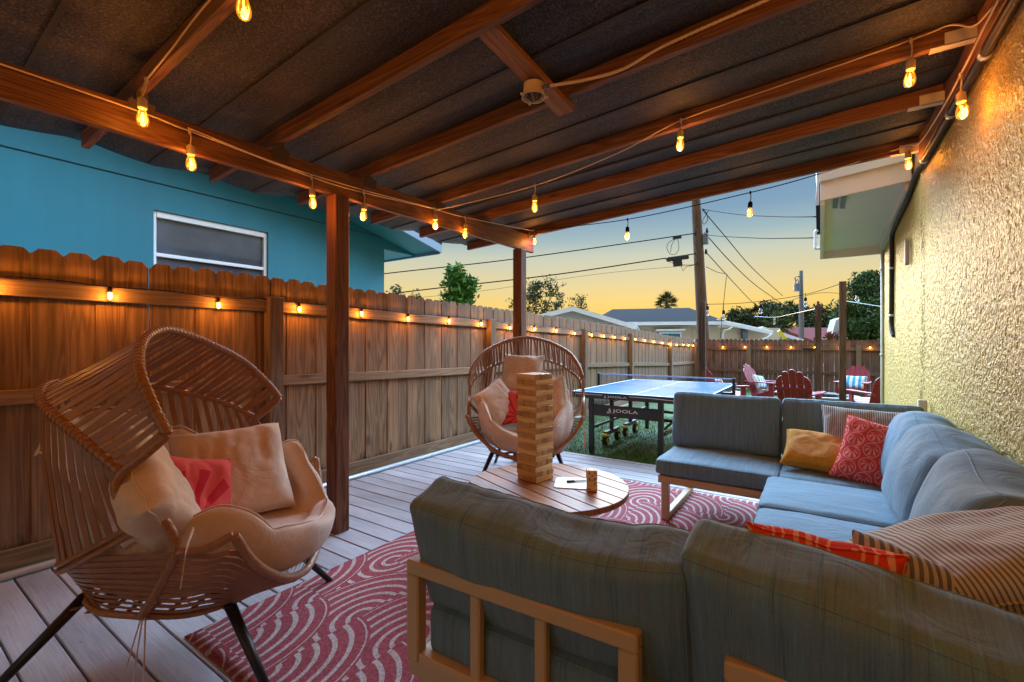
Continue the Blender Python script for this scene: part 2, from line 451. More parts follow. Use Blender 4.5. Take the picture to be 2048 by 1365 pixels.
def rugmat():
    m, g, b = newmat('red rug with cream arches')
    p = g.xyz(g.obj())
    T = 0.35
    u, v = g.m('DIVIDE', p[0], T * 0.86), g.m('DIVIDE', p[1], T * 1.32)
    cu, cv = g.m('FLOOR', u), g.m('FLOOR', v)
    fu, fv = g.m('SUBTRACT', u, cu), g.m('SUBTRACT', v, cv)
    h1 = g.n('TexWhiteNoise', Vector=g.comb(cu, cv, 3.0)).outputs['Value']
    flip = g.m('GREATER_THAN', h1, 0.5)
    # quarter-circle families: corner A (0,0)/(1,1) or corner B (1,0)/(0,1)
    fx = g.m('ADD', g.m('MULTIPLY', flip, g.m('SUBTRACT', 1.0, fu)), g.m('MULTIPLY', g.m('SUBTRACT', 1.0, flip), fu))
    d1 = g.m('SQRT', g.m('ADD', g.m('MULTIPLY', fx, fx), g.m('MULTIPLY', fv, fv)))
    gx, gv = g.m('SUBTRACT', 1.0, fx), g.m('SUBTRACT', 1.0, fv)
    d2 = g.m('SQRT', g.m('ADD', g.m('MULTIPLY', gx, gx), g.m('MULTIPLY', gv, gv)))
    inside = g.m('LESS_THAN', d1, 1.0)
    d = g.m('ADD', g.m('MULTIPLY', inside, d1), g.m('MULTIPLY', g.m('SUBTRACT', 1.0, inside), d2))
    fr = g.m('FRACT', g.m('ADD', g.m('MULTIPLY', d, 6.0), 0.0))
    jag = g.m('MULTIPLY', g.m('SUBTRACT', g.noise(g.obj(), 260, 1, 0.5), 0.5), 0.16)
    line = g.m('GREATER_THAN', g.m('ADD', fr, jag), 0.68)
    edge = g.m('MINIMUM', g.m('ABSOLUTE', g.m('SUBTRACT', d, 1.0)), 1.0)
    line = g.m('MULTIPLY', line, g.m('GREATER_THAN', edge, 0.035))
    wv = g.n('TexVoronoi', Vector=g.map(g.obj(), (150, 90, 1)), Scale=1.0).outputs['Distance']
    no = g.noise(g.obj(), 40, 4, 0.7)
    red = g.mix(no, (0.27, 0.045, 0.058), (0.43, 0.10, 0.115))
    crm = g.mix(no, (0.46, 0.36, 0.32), (0.60, 0.49, 0.44))
    c = g.mix(line, red, crm)
    c = g.mix(1.0, c, g.ramp(wv, [(0.1, 1.15), (0.7, 0.65)]), 'MULTIPLY')
    g.set(b.inputs['Base Color'], c)
    b.inputs['Roughness'].default_value = 0.9
    b.inputs['Specular IOR Level'].default_value = 0.15
    g.set(b.inputs['Normal'], g.bump(g.m('ADD', g.m('MULTIPLY', line, 0.6), g.m('MULTIPLY', wv, -0.6)), 0.5, 0.004))
    return m
M['rug'] = rugmat()

def roofmat():
    m, g, b = newmat('black felt roof sheet')
    o = g.obj()
    grit = g.noise(o, 95, 3, 0.8)
    bl = g.noise(g.map(o, (0.8, 3.0, 1)), 1.6, 4, 0.65)
    streak = g.noise(g.map(o, (0.5, 22, 1)), 1.0, 3, 0.6)
    c = g.ramp(grit, [(0.42, (0.004, 0.004, 0.004)), (0.55, (0.024, 0.022, 0.020)), (0.68, (0.14, 0.12, 0.10))])
    dust_sheen = g.ramp(g.m('ADD', g.m('MULTIPLY', bl, 0.7), g.m('MULTIPLY', streak, 0.3)), [(0.42, 0.0), (0.70, 0.65)])  # dust patches, strengthened to paint a lighter sheen into the colour
    c = g.mix(g.m('MULTIPLY', dust_sheen, g.ramp(grit, [(0.35, 0.15), (0.6, 1.0)])), c, (0.13, 0.115, 0.105))
    g.set(b.inputs['Base Color'], c)
    b.inputs['Roughness'].default_value = 0.62
    b.inputs['Specular IOR Level'].default_value = 0.4
    g.set(b.inputs['Normal'], g.bump(g.m('ADD', grit, g.m('MULTIPLY', bl, 2.5)), 0.8, 0.009))
    return m
M['roof'] = roofmat()
def turf():
    m, g, b = newmat('artificial turf')
    o = g.obj()
    n1 = g.noise(o, 90, 3, 0.8); n2 = g.noise(o, 1.2, 3)
    c = g.ramp(g.m('ADD', g.m('MULTIPLY', n1, 0.6), g.m('MULTIPLY', n2, 0.4)), [(0.3, (0.018, 0.05, 0.008)), (0.7, (0.075, 0.16, 0.022))])
    gp = g.xyz(g.geo()); yard = g.m('MULTIPLY', g.m('LESS_THAN', gp[1], 17.4), g.m('GREATER_THAN', gp[0], -3.75))
    c = g.mix(yard, g.mix(n2, (0.13, 0.105, 0.075), (0.24, 0.20, 0.15)), c)
    g.set(b.inputs['Base Color'], c); b.inputs['Roughness'].default_value = 0.8
    g.set(b.inputs['Normal'], g.bump(n1, 0.6, 0.02))
    return m
M['turf'] = turf()
M['blade'] = plain('turf blades', (0.06, 0.17, 0.02), 0.6, 0, 0.4, 30)
M['galv'] = plain('galvanised pipe', (0.55, 0.58, 0.63), 0.38, 0.6, 0.15, 30)
M['frame'] = plain('sand powder coated aluminium', (0.52, 0.38, 0.215), 0.45, 0.0, 0.06, 40, 0.08, 400)
M['black_metal'] = plain('black metal', (0.014, 0.014, 0.015), 0.42, 0.2, 0.2, 20)
M['black_paint'] = plain('charcoal powder coat', (0.022, 0.025, 0.029), 0.5, 0.0, 0.15, 25)
M['rubber'] = plain('black rubber', (0.012, 0.012, 0.012), 0.75)
M['yellow'] = plain('yellow plastic', (0.75, 0.62, 0.02), 0.45)
M['white_ink'] = plain('pale grey lettering', (0.66, 0.68, 0.69), 0.5, 0, 0.03)
M['white'] = plain('white paint', (0.78, 0.79, 0.78), 0.5, 0, 0.04)
M['offwhite'] = plain('aged cream paint', (0.62, 0.56, 0.46), 0.6, 0, 0.10, 5)
M['table_blue'] = plain('blue table surface', (0.014, 0.105, 0.26), 0.45, 0, 0.05, 3, 0, 60, 0.008)
M['netm'] = plain('net thread', (0.09, 0.12, 0.17), 0.8)
M['net_tape'] = plain('net tape', (0.40, 0.52, 0.74), 0.7)
M['wicker'] = plain('brown resin wicker', (0.30, 0.130, 0.058), 0.42, 0, 0.35, 14, 0.2, 220)
def wrap():
    m, g, b = newmat('wicker wrapped tube')
    o = g.obj()
    w = g.noise(o, 55, 2, 0.5)
    vo = g.n('TexVoronoi', Vector=o, Scale=70.0).outputs['Distance']
    c = g.mix(w, (0.20, 0.078, 0.030), (0.42, 0.195, 0.085))
    g.set(b.inputs['Base Color'], c); b.inputs['Roughness'].default_value = 0.36
    g.set(b.inputs['Normal'], g.bump(g.m('ADD', vo, w), 0.35, 0.006))
    return m
M['wrap'] = wrap()
M['beige'] = fabric('beige canvas', [(0.62, 0.47, 0.36), (0.69, 0.53, 0.41), (0.75, 0.59, 0.46)], (5, 5, 5), 0.95, 500, 0.04, 0.25, 0.22)
M['sofa'] = fabric('heathered blue grey outdoor fabric', [(0.072, 0.148, 0.205), (0.105, 0.205, 0.285), (0.155, 0.225, 0.265), (0.12, 0.26, 0.355), (0.185, 0.325, 0.41)], (230, 7, 7), 0.85, 480, 0.2, 0.2, 0.22)
def mustard():
    m = fabric('mustard linen', [(0.46, 0.19, 0.012), (0.56, 0.25, 0.02), (0.62, 0.30, 0.03)], (40, 40, 40), 0.85, 600, 0.15, 0.15, 0.2)
    nt = m.node_tree; g = G(nt); b = nt.nodes['Principled BSDF']
    src = b.inputs['Base Color'].links[0].from_socket
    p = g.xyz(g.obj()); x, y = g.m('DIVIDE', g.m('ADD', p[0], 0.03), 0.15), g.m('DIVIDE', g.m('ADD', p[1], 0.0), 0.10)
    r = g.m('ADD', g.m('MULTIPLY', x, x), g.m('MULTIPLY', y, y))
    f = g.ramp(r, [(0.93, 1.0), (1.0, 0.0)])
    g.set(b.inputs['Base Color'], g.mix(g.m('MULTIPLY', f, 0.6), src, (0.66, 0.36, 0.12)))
    return m
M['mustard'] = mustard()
_unused = None if True else fabric('mustard linen', [(0.50, 0.20, 0.012), (0.60, 0.26, 0.02), (0.66, 0.31, 0.03)], (40, 40, 40), 0.85, 600, 0.15, 0.15, 0.2)
M['socket'] = plain('cream socket', (0.52, 0.40, 0.27), 0.5)
M['cord'] = plain('cream cord', (0.56, 0.42, 0.27), 0.55)
M['black_cord'] = plain('black cord', (0.010, 0.009, 0.009), 0.9, spec=0.05)
M['bulb_glass'] = glassmat('amber bulb glass', (1.0, 0.66, 0.22), glow=0.15)
M['bulb_clear'] = glassmat('clear bulb glass', (0.9, 0.92, 0.95), 0.4)
M['filament'] = emit('glowing filament', (1.0, 0.52, 0.10), 16.0)
M['filament_small'] = emit('small glowing bulb', (1.0, 0.50, 0.08), 6.0)
M['aqua'] = plain('turquoise house paint', (0.008, 0.175, 0.23), 0.6, 0, 0.10, 2.5, 0.15, 90)
M['aqua_soffit'] = plain('turquoise soffit', (0.045, 0.27, 0.29), 0.65, 0, 0.06, 3)
def aquamat():
    m = M['aqua']; nt = m.node_tree; g = G(nt); b = nt.nodes['Principled BSDF']
    src = b.inputs['Base Color'].links[0].from_socket; o = g.obj()
    st = g.ramp(g.noise(g.map(o, (1, 2.6, 0.35)), 1.0, 5, 0.7), [(0.38, 0.0), (0.70, 1.0)])
    dots = g.ramp(g.n('TexVoronoi', Vector=g.map(o, (1, 2.1, 2.1)), Scale=1.0).outputs['Distance'], [(0.022, 1.0), (0.04, 0.0)])
    c = g.mix(g.m('MULTIPLY', st, 0.35), src, (0.012, 0.10, 0.13))
    c = g.mix(g.m('MULTIPLY', dots, 0.7), c, (0.01, 0.045, 0.055))
    g.set(b.inputs['Base Color'], c)
aquamat()
M['pane'] = plain('dark pane with painted reflections', (0.075, 0.085, 0.10), 0.10, 0, 0.75, 2.2, 0, 60, 0.8)  # blotches in the colour stand for reflections in the pane
M['red_paint'] = plain('dark red painted wood', (0.25, 0.012, 0.026), 0.42, 0, 0.15, 12)
M['stone'] = plain('concrete', (0.3, 0.28, 0.26), 0.8, 0, 0.2, 20, 0.3)
M['shingle'] = plain('dark shingles', (0.026, 0.027, 0.030), 0.95, 0, 0.4, 8, 0.5, 30, 0.02)
M['metal_roof'] = plain('white metal roof', (0.26, 0.265, 0.25), 0.6, 0.0, 0.12, 6, 0, 60, 0.15)
M['cream_wall'] = plain('cream stucco wall', (0.58, 0.46, 0.31), 0.8, 0, 0.06, 4)
M['grey_wall'] = plain('pale grey wall', (0.45, 0.42, 0.38), 0.8, 0, 0.08, 4)
M['red_roof'] = plain('red roof', (0.23, 0.035, 0.04), 0.8, 0, 0.25, 10)
M['blue_wall'] = plain('light blue wall', (0.12, 0.36, 0.52), 0.8, 0, 0.08, 4)
M['teal_glass'] = plain('teal window', (0.03, 0.17, 0.20), 0.2, 0, 0.1, 3)
M['tarp'] = plain('white canvas', (0.6, 0.6, 0.58), 0.7)
M['steel'] = plain('grey steel', (0.13, 0.14, 0.16), 0.45, 0.4)
M['bark'] = plain('bark', (0.06, 0.042, 0.03), 0.9, 0, 0.35, 14, 0.5, 40)
def leaf(name, a, b_):
    m, g, b = newmat(name)
    c = g.ramp(g.attr(), [(0.0, a), (1.0, b_)])
    g.set(b.inputs['Base Color'], c); b.inputs['Roughness'].default_value = 0.7; b.inputs['Specular IOR Level'].default_value = 0.1
    b.inputs['Subsurface Weight'].default_value = 0.0
    b.inputs['Transmission Weight'].default_value = 0.0
    return m
M['leaf_green'] = leaf('bright green leaves', (0.035, 0.10, 0.012), (0.11, 0.22, 0.03))
M['leaf_dark'] = leaf('dark oak leaves', (0.018, 0.028, 0.008), (0.06, 0.075, 0.02))
M['leaf_mid'] = leaf('deep green leaves', (0.022, 0.05, 0.012), (0.07, 0.115, 0.03))
M['leaf_palm'] = leaf('palm fronds', (0.035, 0.05, 0.012), (0.11, 0.12, 0.035))
M['leaf_red'] = leaf('reddish bromeliad leaves', (0.10, 0.08, 0.02), (0.30, 0.09, 0.05))

# ------------------------------------------------------------------ ground, deck, rug
def gz(y):
    return -0.05 - 0.20 * max(0.0, min(1.0, (y - 6.0) / 9.0))
mb = MB()
ys = [-400, -60, -3, 4.8, 6, 8, 10, 12, 15, 19, 60, 400]
for i in range(len(ys) - 1):
    a, b_ = ys[i], ys[i + 1]
    mb.add([(-400, a, gz(a)), (400, a, gz(a)), (400, b_, gz(b_)), (-400, b_, gz(b_))], [(0, 1, 2, 3)])
struct(mb.build('ground', M['turf']))
# short turf blades where the lawn is seen close by
mb = MB(); rng = random.Random(3)
for i in range(26000):
    y = 4.98 + (rng.random() ** 1.6) * 4.0; x = -3.68 + rng.random() * (3.9 if y < 6.5 else 3.0)
    z = gz(y); h = 0.018 + rng.random() * 0.016; a = rng.random() * 6.28; w = 0.0035
    dx, dy = math.cos(a) * w, math.sin(a) * w; lx, ly = (rng.random() - .5) * 0.02, (rng.random() - .5) * 0.02
    mb.add([(x - dx, y - dy, z), (x + dx, y + dy, z), (x + lx, y + ly, z + h)], [(0, 1, 2)])
o = mb.build('turf_blades', M['blade'], fix=False); struct(o, 'stuff'); tag(o, 'short green artificial turf beyond the edge of the deck', 'grass')

mb = MB(); rng = random.Random(5)
y = -3.6
while y < 4.89:
    w = 0.139
    # each course is one or two boards long
    cut = rng.uniform(-2.6, -0.6) if rng.random() < 0.5 else None
    segs = [(-3.73, 0.64)] if cut is None else [(-3.73, cut - 0.002), (cut + 0.002, 0.64)]
    for a, b_ in segs:
        r_ = rng.random()
        mb.box((a, y, -0.03 + rng.uniform(-.001, .001)), (b_, min(y + w, 4.905), rng.uniform(-.0015, .0015)), r_)
    y += w + 0.009
struct(mb.build('deck', M['deck'], bevel=0.003))
mb = MB(); mb.box((-3.73, -3.6, -0.30), (0.64, 4.88, -0.036))
struct(mb.build('deck_base', plain('dark deck joists', (0.012, 0.010, 0.009), 0.9)))

mb = MB()
nx, ny = 40, 56
X0, X1, Y0, Y1 = -2.33, 0.12, 0.855, 4.195
def rz(u, v):
    e = min(u, 1 - u, v, 1 - v)
    return 0.0095 - 0.004 * max(0, 1 - e * 40) + 0.0012 * mnoise.noise(Vector((u * 4, v * 5, 0)))
vs = [(X0 + (X1 - X0) * i / nx, Y0 + (Y1 - Y0) * j / ny, rz(i / nx, j / ny)) for j in range(ny + 1) for i in range(nx + 1)]
fs = [(j * (nx + 1) + i, j * (nx + 1) + i + 1, (j + 1) * (nx + 1) + i + 1, (j + 1) * (nx + 1) + i) for j in range(ny) for i in range(nx)]
mb.add(vs, fs)
rug = mb.build('rug', M['rug'], smooth=True)
md = rug.modifiers.new('thick', 'SOLIDIFY'); md.thickness = 0.008; md.offset = -1
tag(rug, 'red outdoor rug with cream concentric arches lying on the deck', 'rug')

mb = MB(); mb.tube([(-3.70, -2.1, 0.022), (-3.70, 4.9, 0.022)], 0.021, 12)
tag(mb.build('metal_pipe', M['galv'], smooth=True), 'long grey metal pipe on the deck along the foot of the left fence', 'pipe')

# ------------------------------------------------------------------ fences
def ztop(y):
    P = [(-3, 1.87), (0.5, 1.862), (1.5, 1.855), (2.75, 1.846), (5.24, 1.80), (8, 1.745), (10.6, 1.665), (14, 1.54), (17.4, 1.48)]
    for (a, za), (b_, zb) in zip(P, P[1:]):
        if y <= b_: return za + (zb - za) * (y - a) / (b_ - a)
    return 1.48
def picket(mb, c, w, z0, z1, th, fn, rnd):
    d = min(0.035, w * 0.28)
    poly = [(c - w / 2, z0), (c + w / 2, z0), (c + w / 2, z1 - d * 1.05), (c + w / 2 - d, z1), (c - w / 2 + d, z1), (c - w / 2, z1 - d * 1.05)]
    mb.prism(poly, 0, th, fn, rnd)
FX = -3.765
lf = thing('wooden_fence', 'long brown cedar picket fence with dog ear tops running down the left side', 'fence', (FX, 5, 0))
off = lf.location
posts_y = [-0.95, 2.0, 4.98, 7.95, 10.55, 14.0, 17.2]
rng = random.Random(11)
for bi in range(len(posts_y) - 1):
    a, b_ = posts_y[bi], posts_y[bi + 1]
    if bi == 0: a = -4.2
    mb = MB(); yy = a
    pk = 0
    while yy < b_ - 0.01:
        w = 0.138 + rng.uniform(-.004, .004); w = min(w, b_ - yy)
        pk += 1; dx = 0.007 if pk % 2 else 0.0
        lean = rng.uniform(-0.004, 0.004)
        picket(mb, yy + w / 2, w + 0.007, 0.03 if yy < 5 else gz(yy) + 0.03, ztop(yy) + rng.uniform(-.008, .008), 0.017,
               lambda x, y, z, dx=dx, lean=lean: Vector((FX - 0.019 - dx + z, x + lean * y, y)), rng.random())
        yy += w
    mb.build('picket_panel', M['fence'], lf, off=off, bevel=0.002)
    ym = [a, b_]
    for nm, dz0, dz1 in (('rail', -0.29, -0.195), ('rail', -0.90, -0.815)):
        mb = MB()
        vs = []
        for yy in ym:
            t = ztop(yy)
            vs.append([(FX, yy, t + dz0), (FX + 0.038, yy, t + dz0), (FX + 0.038, yy, t + dz1), (FX, yy, t + dz1)])
        p, q = vs
        mb.hexa([p[0], p[1], q[1], q[0], p[3], p[2], q[2], q[3]])
        mb.build(nm, M['fence_rail'], lf, off=off, bevel=0.004)
    z0 = 0.035 if bi < 2 else gz((a + b_) / 2) + 0.02
    mb = MB(); mb.box((FX, a, z0), (FX + 0.03, b_, z0 + 0.115)); mb.build('base_board', M['fence_rail'], lf, off=off, bevel=0.003)
for i, yy in enumerate(posts_y[1:]):
    t = ztop(yy); mb = MB()
    mb.box((FX + 0.002, yy - 0.058, gz(yy) - 0.02 if yy > 4.9 else 0.0), (FX + 0.095, yy + 0.058, t - (0.17 if i < 3 else 0.12)))
    mb.build('fence_post', M['fence_post'], lf, off=off, bevel=0.004)

BY = 17.4
bf = thing('wooden_fence', 'weathered reddish brown fence across the far end of the lawn', 'fence', (-1, BY, gz(BY)))
off = bf.location
rng = random.Random(12)
bposts = [-3.75, -2.0, 0.97, 3.9]
for a, b_ in zip(bposts, bposts[1:]):
    mb = MB(); xx = a
    while xx < b_ - 0.01:
        w = min(0.14 + rng.uniform(-.004, .004), b_ - xx)
        zt = 1.475 - 0.011 * (xx + 3.75) + rng.uniform(-.01, .01)
        picket(mb, xx + w / 2, w - 0.004, gz(BY) + 0.02, zt, 0.017, lambda x, y, z: Vector((x, BY + z, y)), rng.random())
        xx += w
    mb.build('picket_panel', M['fence_back'], bf, off=off)
    for nm, z0 in (('rail', 1.09), ('rail', 0.33)):
        mb = MB(); mb.box((a, BY - 0.04, z0), (b_, BY - 0.001, z0 + 0.095)); mb.build(nm, M['fence_back_rail'], bf, off=off)
for xx in bposts[1:]:
    mb = MB(); mb.box((xx - 0.06, BY - 0.10, gz(BY) - 0.02), (xx + 0.06, BY - 0.043, 1.27)); mb.build('fence_post', M['fence_post'], bf, off=off)

# ------------------------------------------------------------------ patio cover
pc = thing('patio_cover', 'lean to patio roof of stained rafters and a long beam under black roofing sheet', 'patio cover', (-2.8, 1.99, 0))
off = pc.location
RAF = [-3.4, -2.7, -2.0, -1.3, -0.57, 0.15, 0.855, 1.548, 2.225, 2.985, 3.65, 4.475]
def rzb(x): return 2.535 + 0.057 * (x + 2.8)
BX0, BX1 = -2.805, -2.762
mb = MB()
def bz0(y): return 2.300 + 0.0125 * y
def bz1(y): return 2.449 + 0.0225 * y
ya, yb = -3.5, 4.53
mb.hexa([(BX0, ya, bz0(ya)), (BX1, ya, bz0(ya)), (BX1, yb, bz0(yb)), (BX0, yb, bz0(yb)), (BX0, ya, bz1(ya)), (BX1, ya, bz1(ya)), (BX1, yb, bz1(yb)), (BX0, yb, bz1(yb))])
mb.build('beam', M['beam'], pc, off=off, bevel=0.004)
for yy in (-0.5, 1.94, 4.25):
    mb = MB(); mb.box((-2.83, yy - 0.055, 0.0), (-2.72 + 0.0, yy + 0.055, bz0(yy) - 0.001))
    mb.build('post', M['post'], pc, off=off, bevel=0.006)
for i, yy in enumerate(RAF):
    a = [rzb(x) for x in (-3.69, 0.598)]
    mb = MB(); h = 0.092
    mb.hexa([(-3.69, yy - .04, a[0]), (0.598, yy - .04, a[1]), (0.598, yy, a[1]), (-3.69, yy, a[0]),
             (-3.69, yy - .04, a[0] + h), (0.598, yy - .04, a[1] + h), (0.598, yy, a[1] + h), (-3.69, yy, a[0] + h)])
    rf = mb.build('rafter', M['rafter'], pc, off=off, bevel=0.003)
    # steel hanger at the wall end and a plate where it crosses the beam
    mb = MB(); x0 = 0.44
    mb.box((x0, yy - .046, rzb(x0) - 0.005), (0.60, yy + .006, rzb(x0) - 0.002))
    mb.box((x0 + .05, yy - .046, rzb(x0) - 0.005), (0.60, yy - .0425, rzb(x0) + 0.055))
    mb.box((x0 + .05, yy + .0025, rzb(x0) - 0.005), (0.60, yy + .006, rzb(x0) + 0.055))
    mb.build('hanger', M['offwhite'], rf, off=off)
    mb = MB(); zz = bz1(yy)
    mb.box((-2.759, yy - .075, zz - 0.05), (-2.754, yy + .03, zz + 0.02)); mb.box((BX0, yy - .043, zz), (BX1, yy + .003, max(zz + 0.004, rzb(-2.78) - 0.001)))
    mb.build('beam_plate', plain('dark timber plate', (0.06, 0.035, 0.02), 0.7), rf, off=off)
# sagging sheet
mb = MB(); nxs = 36
edges = [-3.6] + RAF + [4.60]
rows = []
for a, b_ in zip(edges, edges[1:]):
    k = 9
    for j in range(k):
        t = j / k; yy = a + (b_ - a) * t
        sag = 0.045 * math.sin(math.pi * t) if b_ - a > 0.3 else 0.0
        lap = 0.006 if 0.5 <= t < 0.62 else 0.0
        rows.append((yy - 0.02, sag + lap))
rows.append((4.60, 0.0))
vs = []
for (yy, s_) in rows:
    for i in range(nxs + 1):
        x = -3.80 + (0.62 + 3.80) * i / nxs
        w = 0.006 * mnoise.noise(Vector((x * 1.3, yy * 2.0, 4)))
        vs.append((x, yy, rzb(x) + 0.097 - s_ + w * (1 if s_ > 0.004 else 0)))
k = nxs + 1
fs = [(j * k + i, j * k + i + 1, (j + 1) * k + i + 1, (j + 1) * k + i) for j in range(len(rows) - 1) for i in range(nxs)]
mb.add(vs, fs)
sh = mb.build('roof_sheet', M['roof'], pc, off=off, smooth=True)
md = sh.modifiers.new('t', 'SOLIDIFY'); md.thickness = 0.007; md.offset = 1
# dark lap seams on the underside, half way between rafters
mb = MB()
for a, b_ in zip(RAF, RAF[1:]):
    yy = (a + b_) / 2 - 0.02
    mb.beam((-3.78, yy, rzb(-3.78) + 0.097 - 0.0515), (0.58, yy, rzb(0.58) + 0.097 - 0.0515), 0.022, 0.007)
mb.build('lap_strip', plain('roof lap', (0.022, 0.02, 0.018), 0.7, 0, 0.4, 20), pc, off=off)
mb = MB(); mb.box((0.60, -3.5, 2.64), (0.638, 4.53, 2.835)); mb.build('ledger', M['beam'], pc, off=off, bevel=0.003)
mb = MB(); mb.beam((-1.185, 1.552, 2.655), (-1.175, 2.275, 2.600), 0.10, 0.036)
mb.build('blocking_board', M['block_board'], pc, off=off, bevel=0.003)

# junction box under the blocking board
jb = thing('junction_box', 'open round cream junction box with loose wires under the patio roof', 'junction box', (-1.19, 1.95, 2.555))
mb = MB(); mb.lathe([(0.050, 0.045), (0.052, 0.0), (0.057, -0.012), (0.060, -0.022), (0.055, -0.022), (0.050, -0.010), (0.046, 0.030), (0.001, 0.032)], 24, cap=False)
mb.lathe([(0.0, 0.046), (0.05, 0.0455)], 24, cap=False)
mb.build('box', M['socket'], jb, smooth=False)
mb = MB()
for a in (0.6, 2.4, 4.2): mb.tube([(0.062 * math.cos(a), 0.062 * math.sin(a), -0.018), (0.072 * math.cos(a), 0.072 * math.sin(a), -0.018)], 0.007, 8)
mb.build('lug', M['socket'], jb, smooth=True)
for i, (c, a) in enumerate((((0.02, 0.02, 0.02), 0.2), ((0.4, 0.38, 0.3), 1.3), ((0.02, 0.12, 0.05), 2.5), ((0.3, 0.02, 0.02), 4.0))):
    mb = MB(); mb.tube(crom([(0.03 * math.cos(a), 0.03 * math.sin(a), 0.03), (0.035 * math.cos(a + .6), 0.03 * math.sin(a + .6), -0.012), (-0.01 * math.cos(a), 0.012, -0.035), (-0.025 * math.cos(a + .3), -0.02, 0.0)], 5), 0.0028, 6)
    mb.build('wire', plain('wire', c, 0.5), jb, smooth=True)
mb = MB(); mb.lathe([(0.011, 0), (0.011, 0.03)], 10, mat=Matrix.Rotation(R(90), 4, 'Y'), c=(0.055, 0, 0.012)); mb.build('connector', M['steel'], jb)
P = crom([(-1.10, 1.955, 2.567), (-0.95, 2.06, 2.60), (-0.80, 2.165, 2.655), (-0.60, 2.172, 2.70), (-0.2, 2.172, 2.735), (0.2, 2.172, 2.765), (0.55, 2.172, 2.785)], 34)
mb = MB(); mb.tube(P, [0.0085 if i % 2 else 0.0068 for i in range(len(P))], 8)
tag(mb.build('armoured_cable', M['cord'], smooth=True), 'ribbed flexible cable running from the junction box along a rafter', 'cable')

# ------------------------------------------------------------------ own house on the right
WX = 0.65
yh = thing('stucco_house', 'ochre stucco house wall with white eave along the right side', 'house', (WX, 3, 0))
off = yh.location
def lumps(y, z):
    n = mnoise.noise(Vector((y * 40, z * 34, 2.0))) + 0.5 * mnoise.noise(Vector((y * 85, z * 75, 7.0)))
    return 0.0048 * max(0.0, min(1.0, 0.5 + 1.5 * n))
mb = MB()
yrow = [-4.0 + 0.25 * i for i in range(23)] + [1.72 + 0.0095 * i for i in range(577)]
zrow = [-0.12, 0.25] + [0.50 + 0.0115 * i for i in range(200)] + [3.0, 3.1]
n1, n2 = len(yrow) - 1, len(zrow) - 1
vs, fs = [], []
for zz in zrow:
    for yy in yrow:
        d = 0.004 * mnoise.noise(Vector((yy * 2, zz * 2, 1)))
        if yy > 1.7: d += lumps(yy, zz)
        s_ = max(0.0, 1 - abs(yy - 4.62 - 0.03 * mnoise.noise(Vector((zz * 1.7, 3, 3)))) / 0.10)
        if s_ > 0: d += 0.020 * s_ * (0.7 + 0.8 * mnoise.noise(Vector((yy * 30, zz * 5, 9))))
        vs.append((WX - d, yy, zz))
for j in range(n2):
    for i in range(n1):
        a = j * (n1 + 1) + i; fs.append((a, a + 1, a + n1 + 2, a + n1 + 1))
mb.add(vs, fs)
w = mb.build('wall', M['stucco'], yh, off=off, smooth=True, fix=False)
mb = MB(); mb.box((WX + 0.02, 7.19, -0.15), (7.5, 7.4, 3.0)); mb.build('wall', M['stucco'], yh, off=off)
# eave box beyond the patio cover
def ez(y): return 2.56 + (2.41 - 2.56) * (y - 5.0) / 2.2
mb = MB()
mb.hexa([(0.0, 5.0, 2.60), (0.63, 5.0, 2.66), (0.63, 5.03, 2.66), (0.0, 5.03, 2.60), (0.0, 5.0, 2.77), (0.63, 5.0, 2.83), (0.63, 5.03, 2.83), (0.0, 5.03, 2.77)])
mb.build('fascia_board', M['offwhite'], yh, off=off, bevel=0.003)
mb = MB()
mb.hexa([(-0.01, 4.97, 2.765), (0.63, 4.97, 2.825), (0.63, 5.02, 2.825), (-0.01, 5.02, 2.765), (-0.01, 4.97, 2.90), (0.63, 4.97, 2.96), (0.63, 5.02, 2.96), (-0.01, 5.02, 2.90)])
mb.build('roof_edge_board', M['offwhite'], yh, off=off, bevel=0.003)
mb = MB()
mb.hexa([(0.0, 5.03, 2.565), (0.035, 5.03, 2.565), (0.035, 7.2, 2.42), (0.0, 7.2, 2.42), (0.0, 5.03, 2.90), (0.035, 5.03, 2.90), (0.035, 7.2, 2.72), (0.0, 7.2, 2.72)])
mb.build('fascia_board', M['offwhite'], yh, off=off)
mb = MB(); mb.box((0.0, 7.2, 2.41), (0.66, 7.235, 2.53)); mb.build('fascia_board', M['offwhite'], yh, off=off)
mb = MB()
mb.hexa([(0.035, 5.03, 2.655), (0.64, 5.03, 2.69), (0.64, 7.2, 2.52), (0.035, 7.2, 2.50), (0.035, 5.03, 2.68), (0.64, 5.03, 2.72), (0.64, 7.2, 2.55), (0.035, 7.2, 2.53)])
mb.build('soffit', plain('pale soffit', (0.64, 0.59, 0.53), 0.7, 0, 0.08, 3), yh, off=off)
mb = MB(); mb.box((0.10, 5.10, 2.628), (0.14, 5.62, 2.642)); mb.box((0.16, 5.10, 2.628), (0.20, 5.62, 2.642)); mb.build('soffit_vent', M['steel'], yh, off=off)
mb = MB(); mb.hexa([(-0.04, 4.96, 2.965), (3.0, 4.96, 3.3), (3.0, 7.25, 3.1), (-0.04, 7.25, 2.74), (-0.04, 4.96, 2.99), (3.0, 4.96, 3.33), (3.0, 7.25, 3.13), (-0.04, 7.25, 2.77)])
mb.build('roof', M['shingle'], yh, off=off)
mb = MB(); mb.beam((0.62, 5.05, 2.655), (0.62, 7.2, 2.505), 0.05, 0.13); mb.build('wall_trim', M['offwhite'], yh, off=off)
mb = MB(); mb.tube([(0.632, 7.17, 2.45), (0.632, 7.17, 1.0), (0.632, 7.17, -0.1)], 0.018, 10)
for zz in (2.2, 1.15): mb.tube([(0.632, 7.17, zz), (0.632, 7.17, zz + .03)], 0.024, 10)
mb.build('corner_conduit', M['offwhite'], yh, off=off, smooth=True)
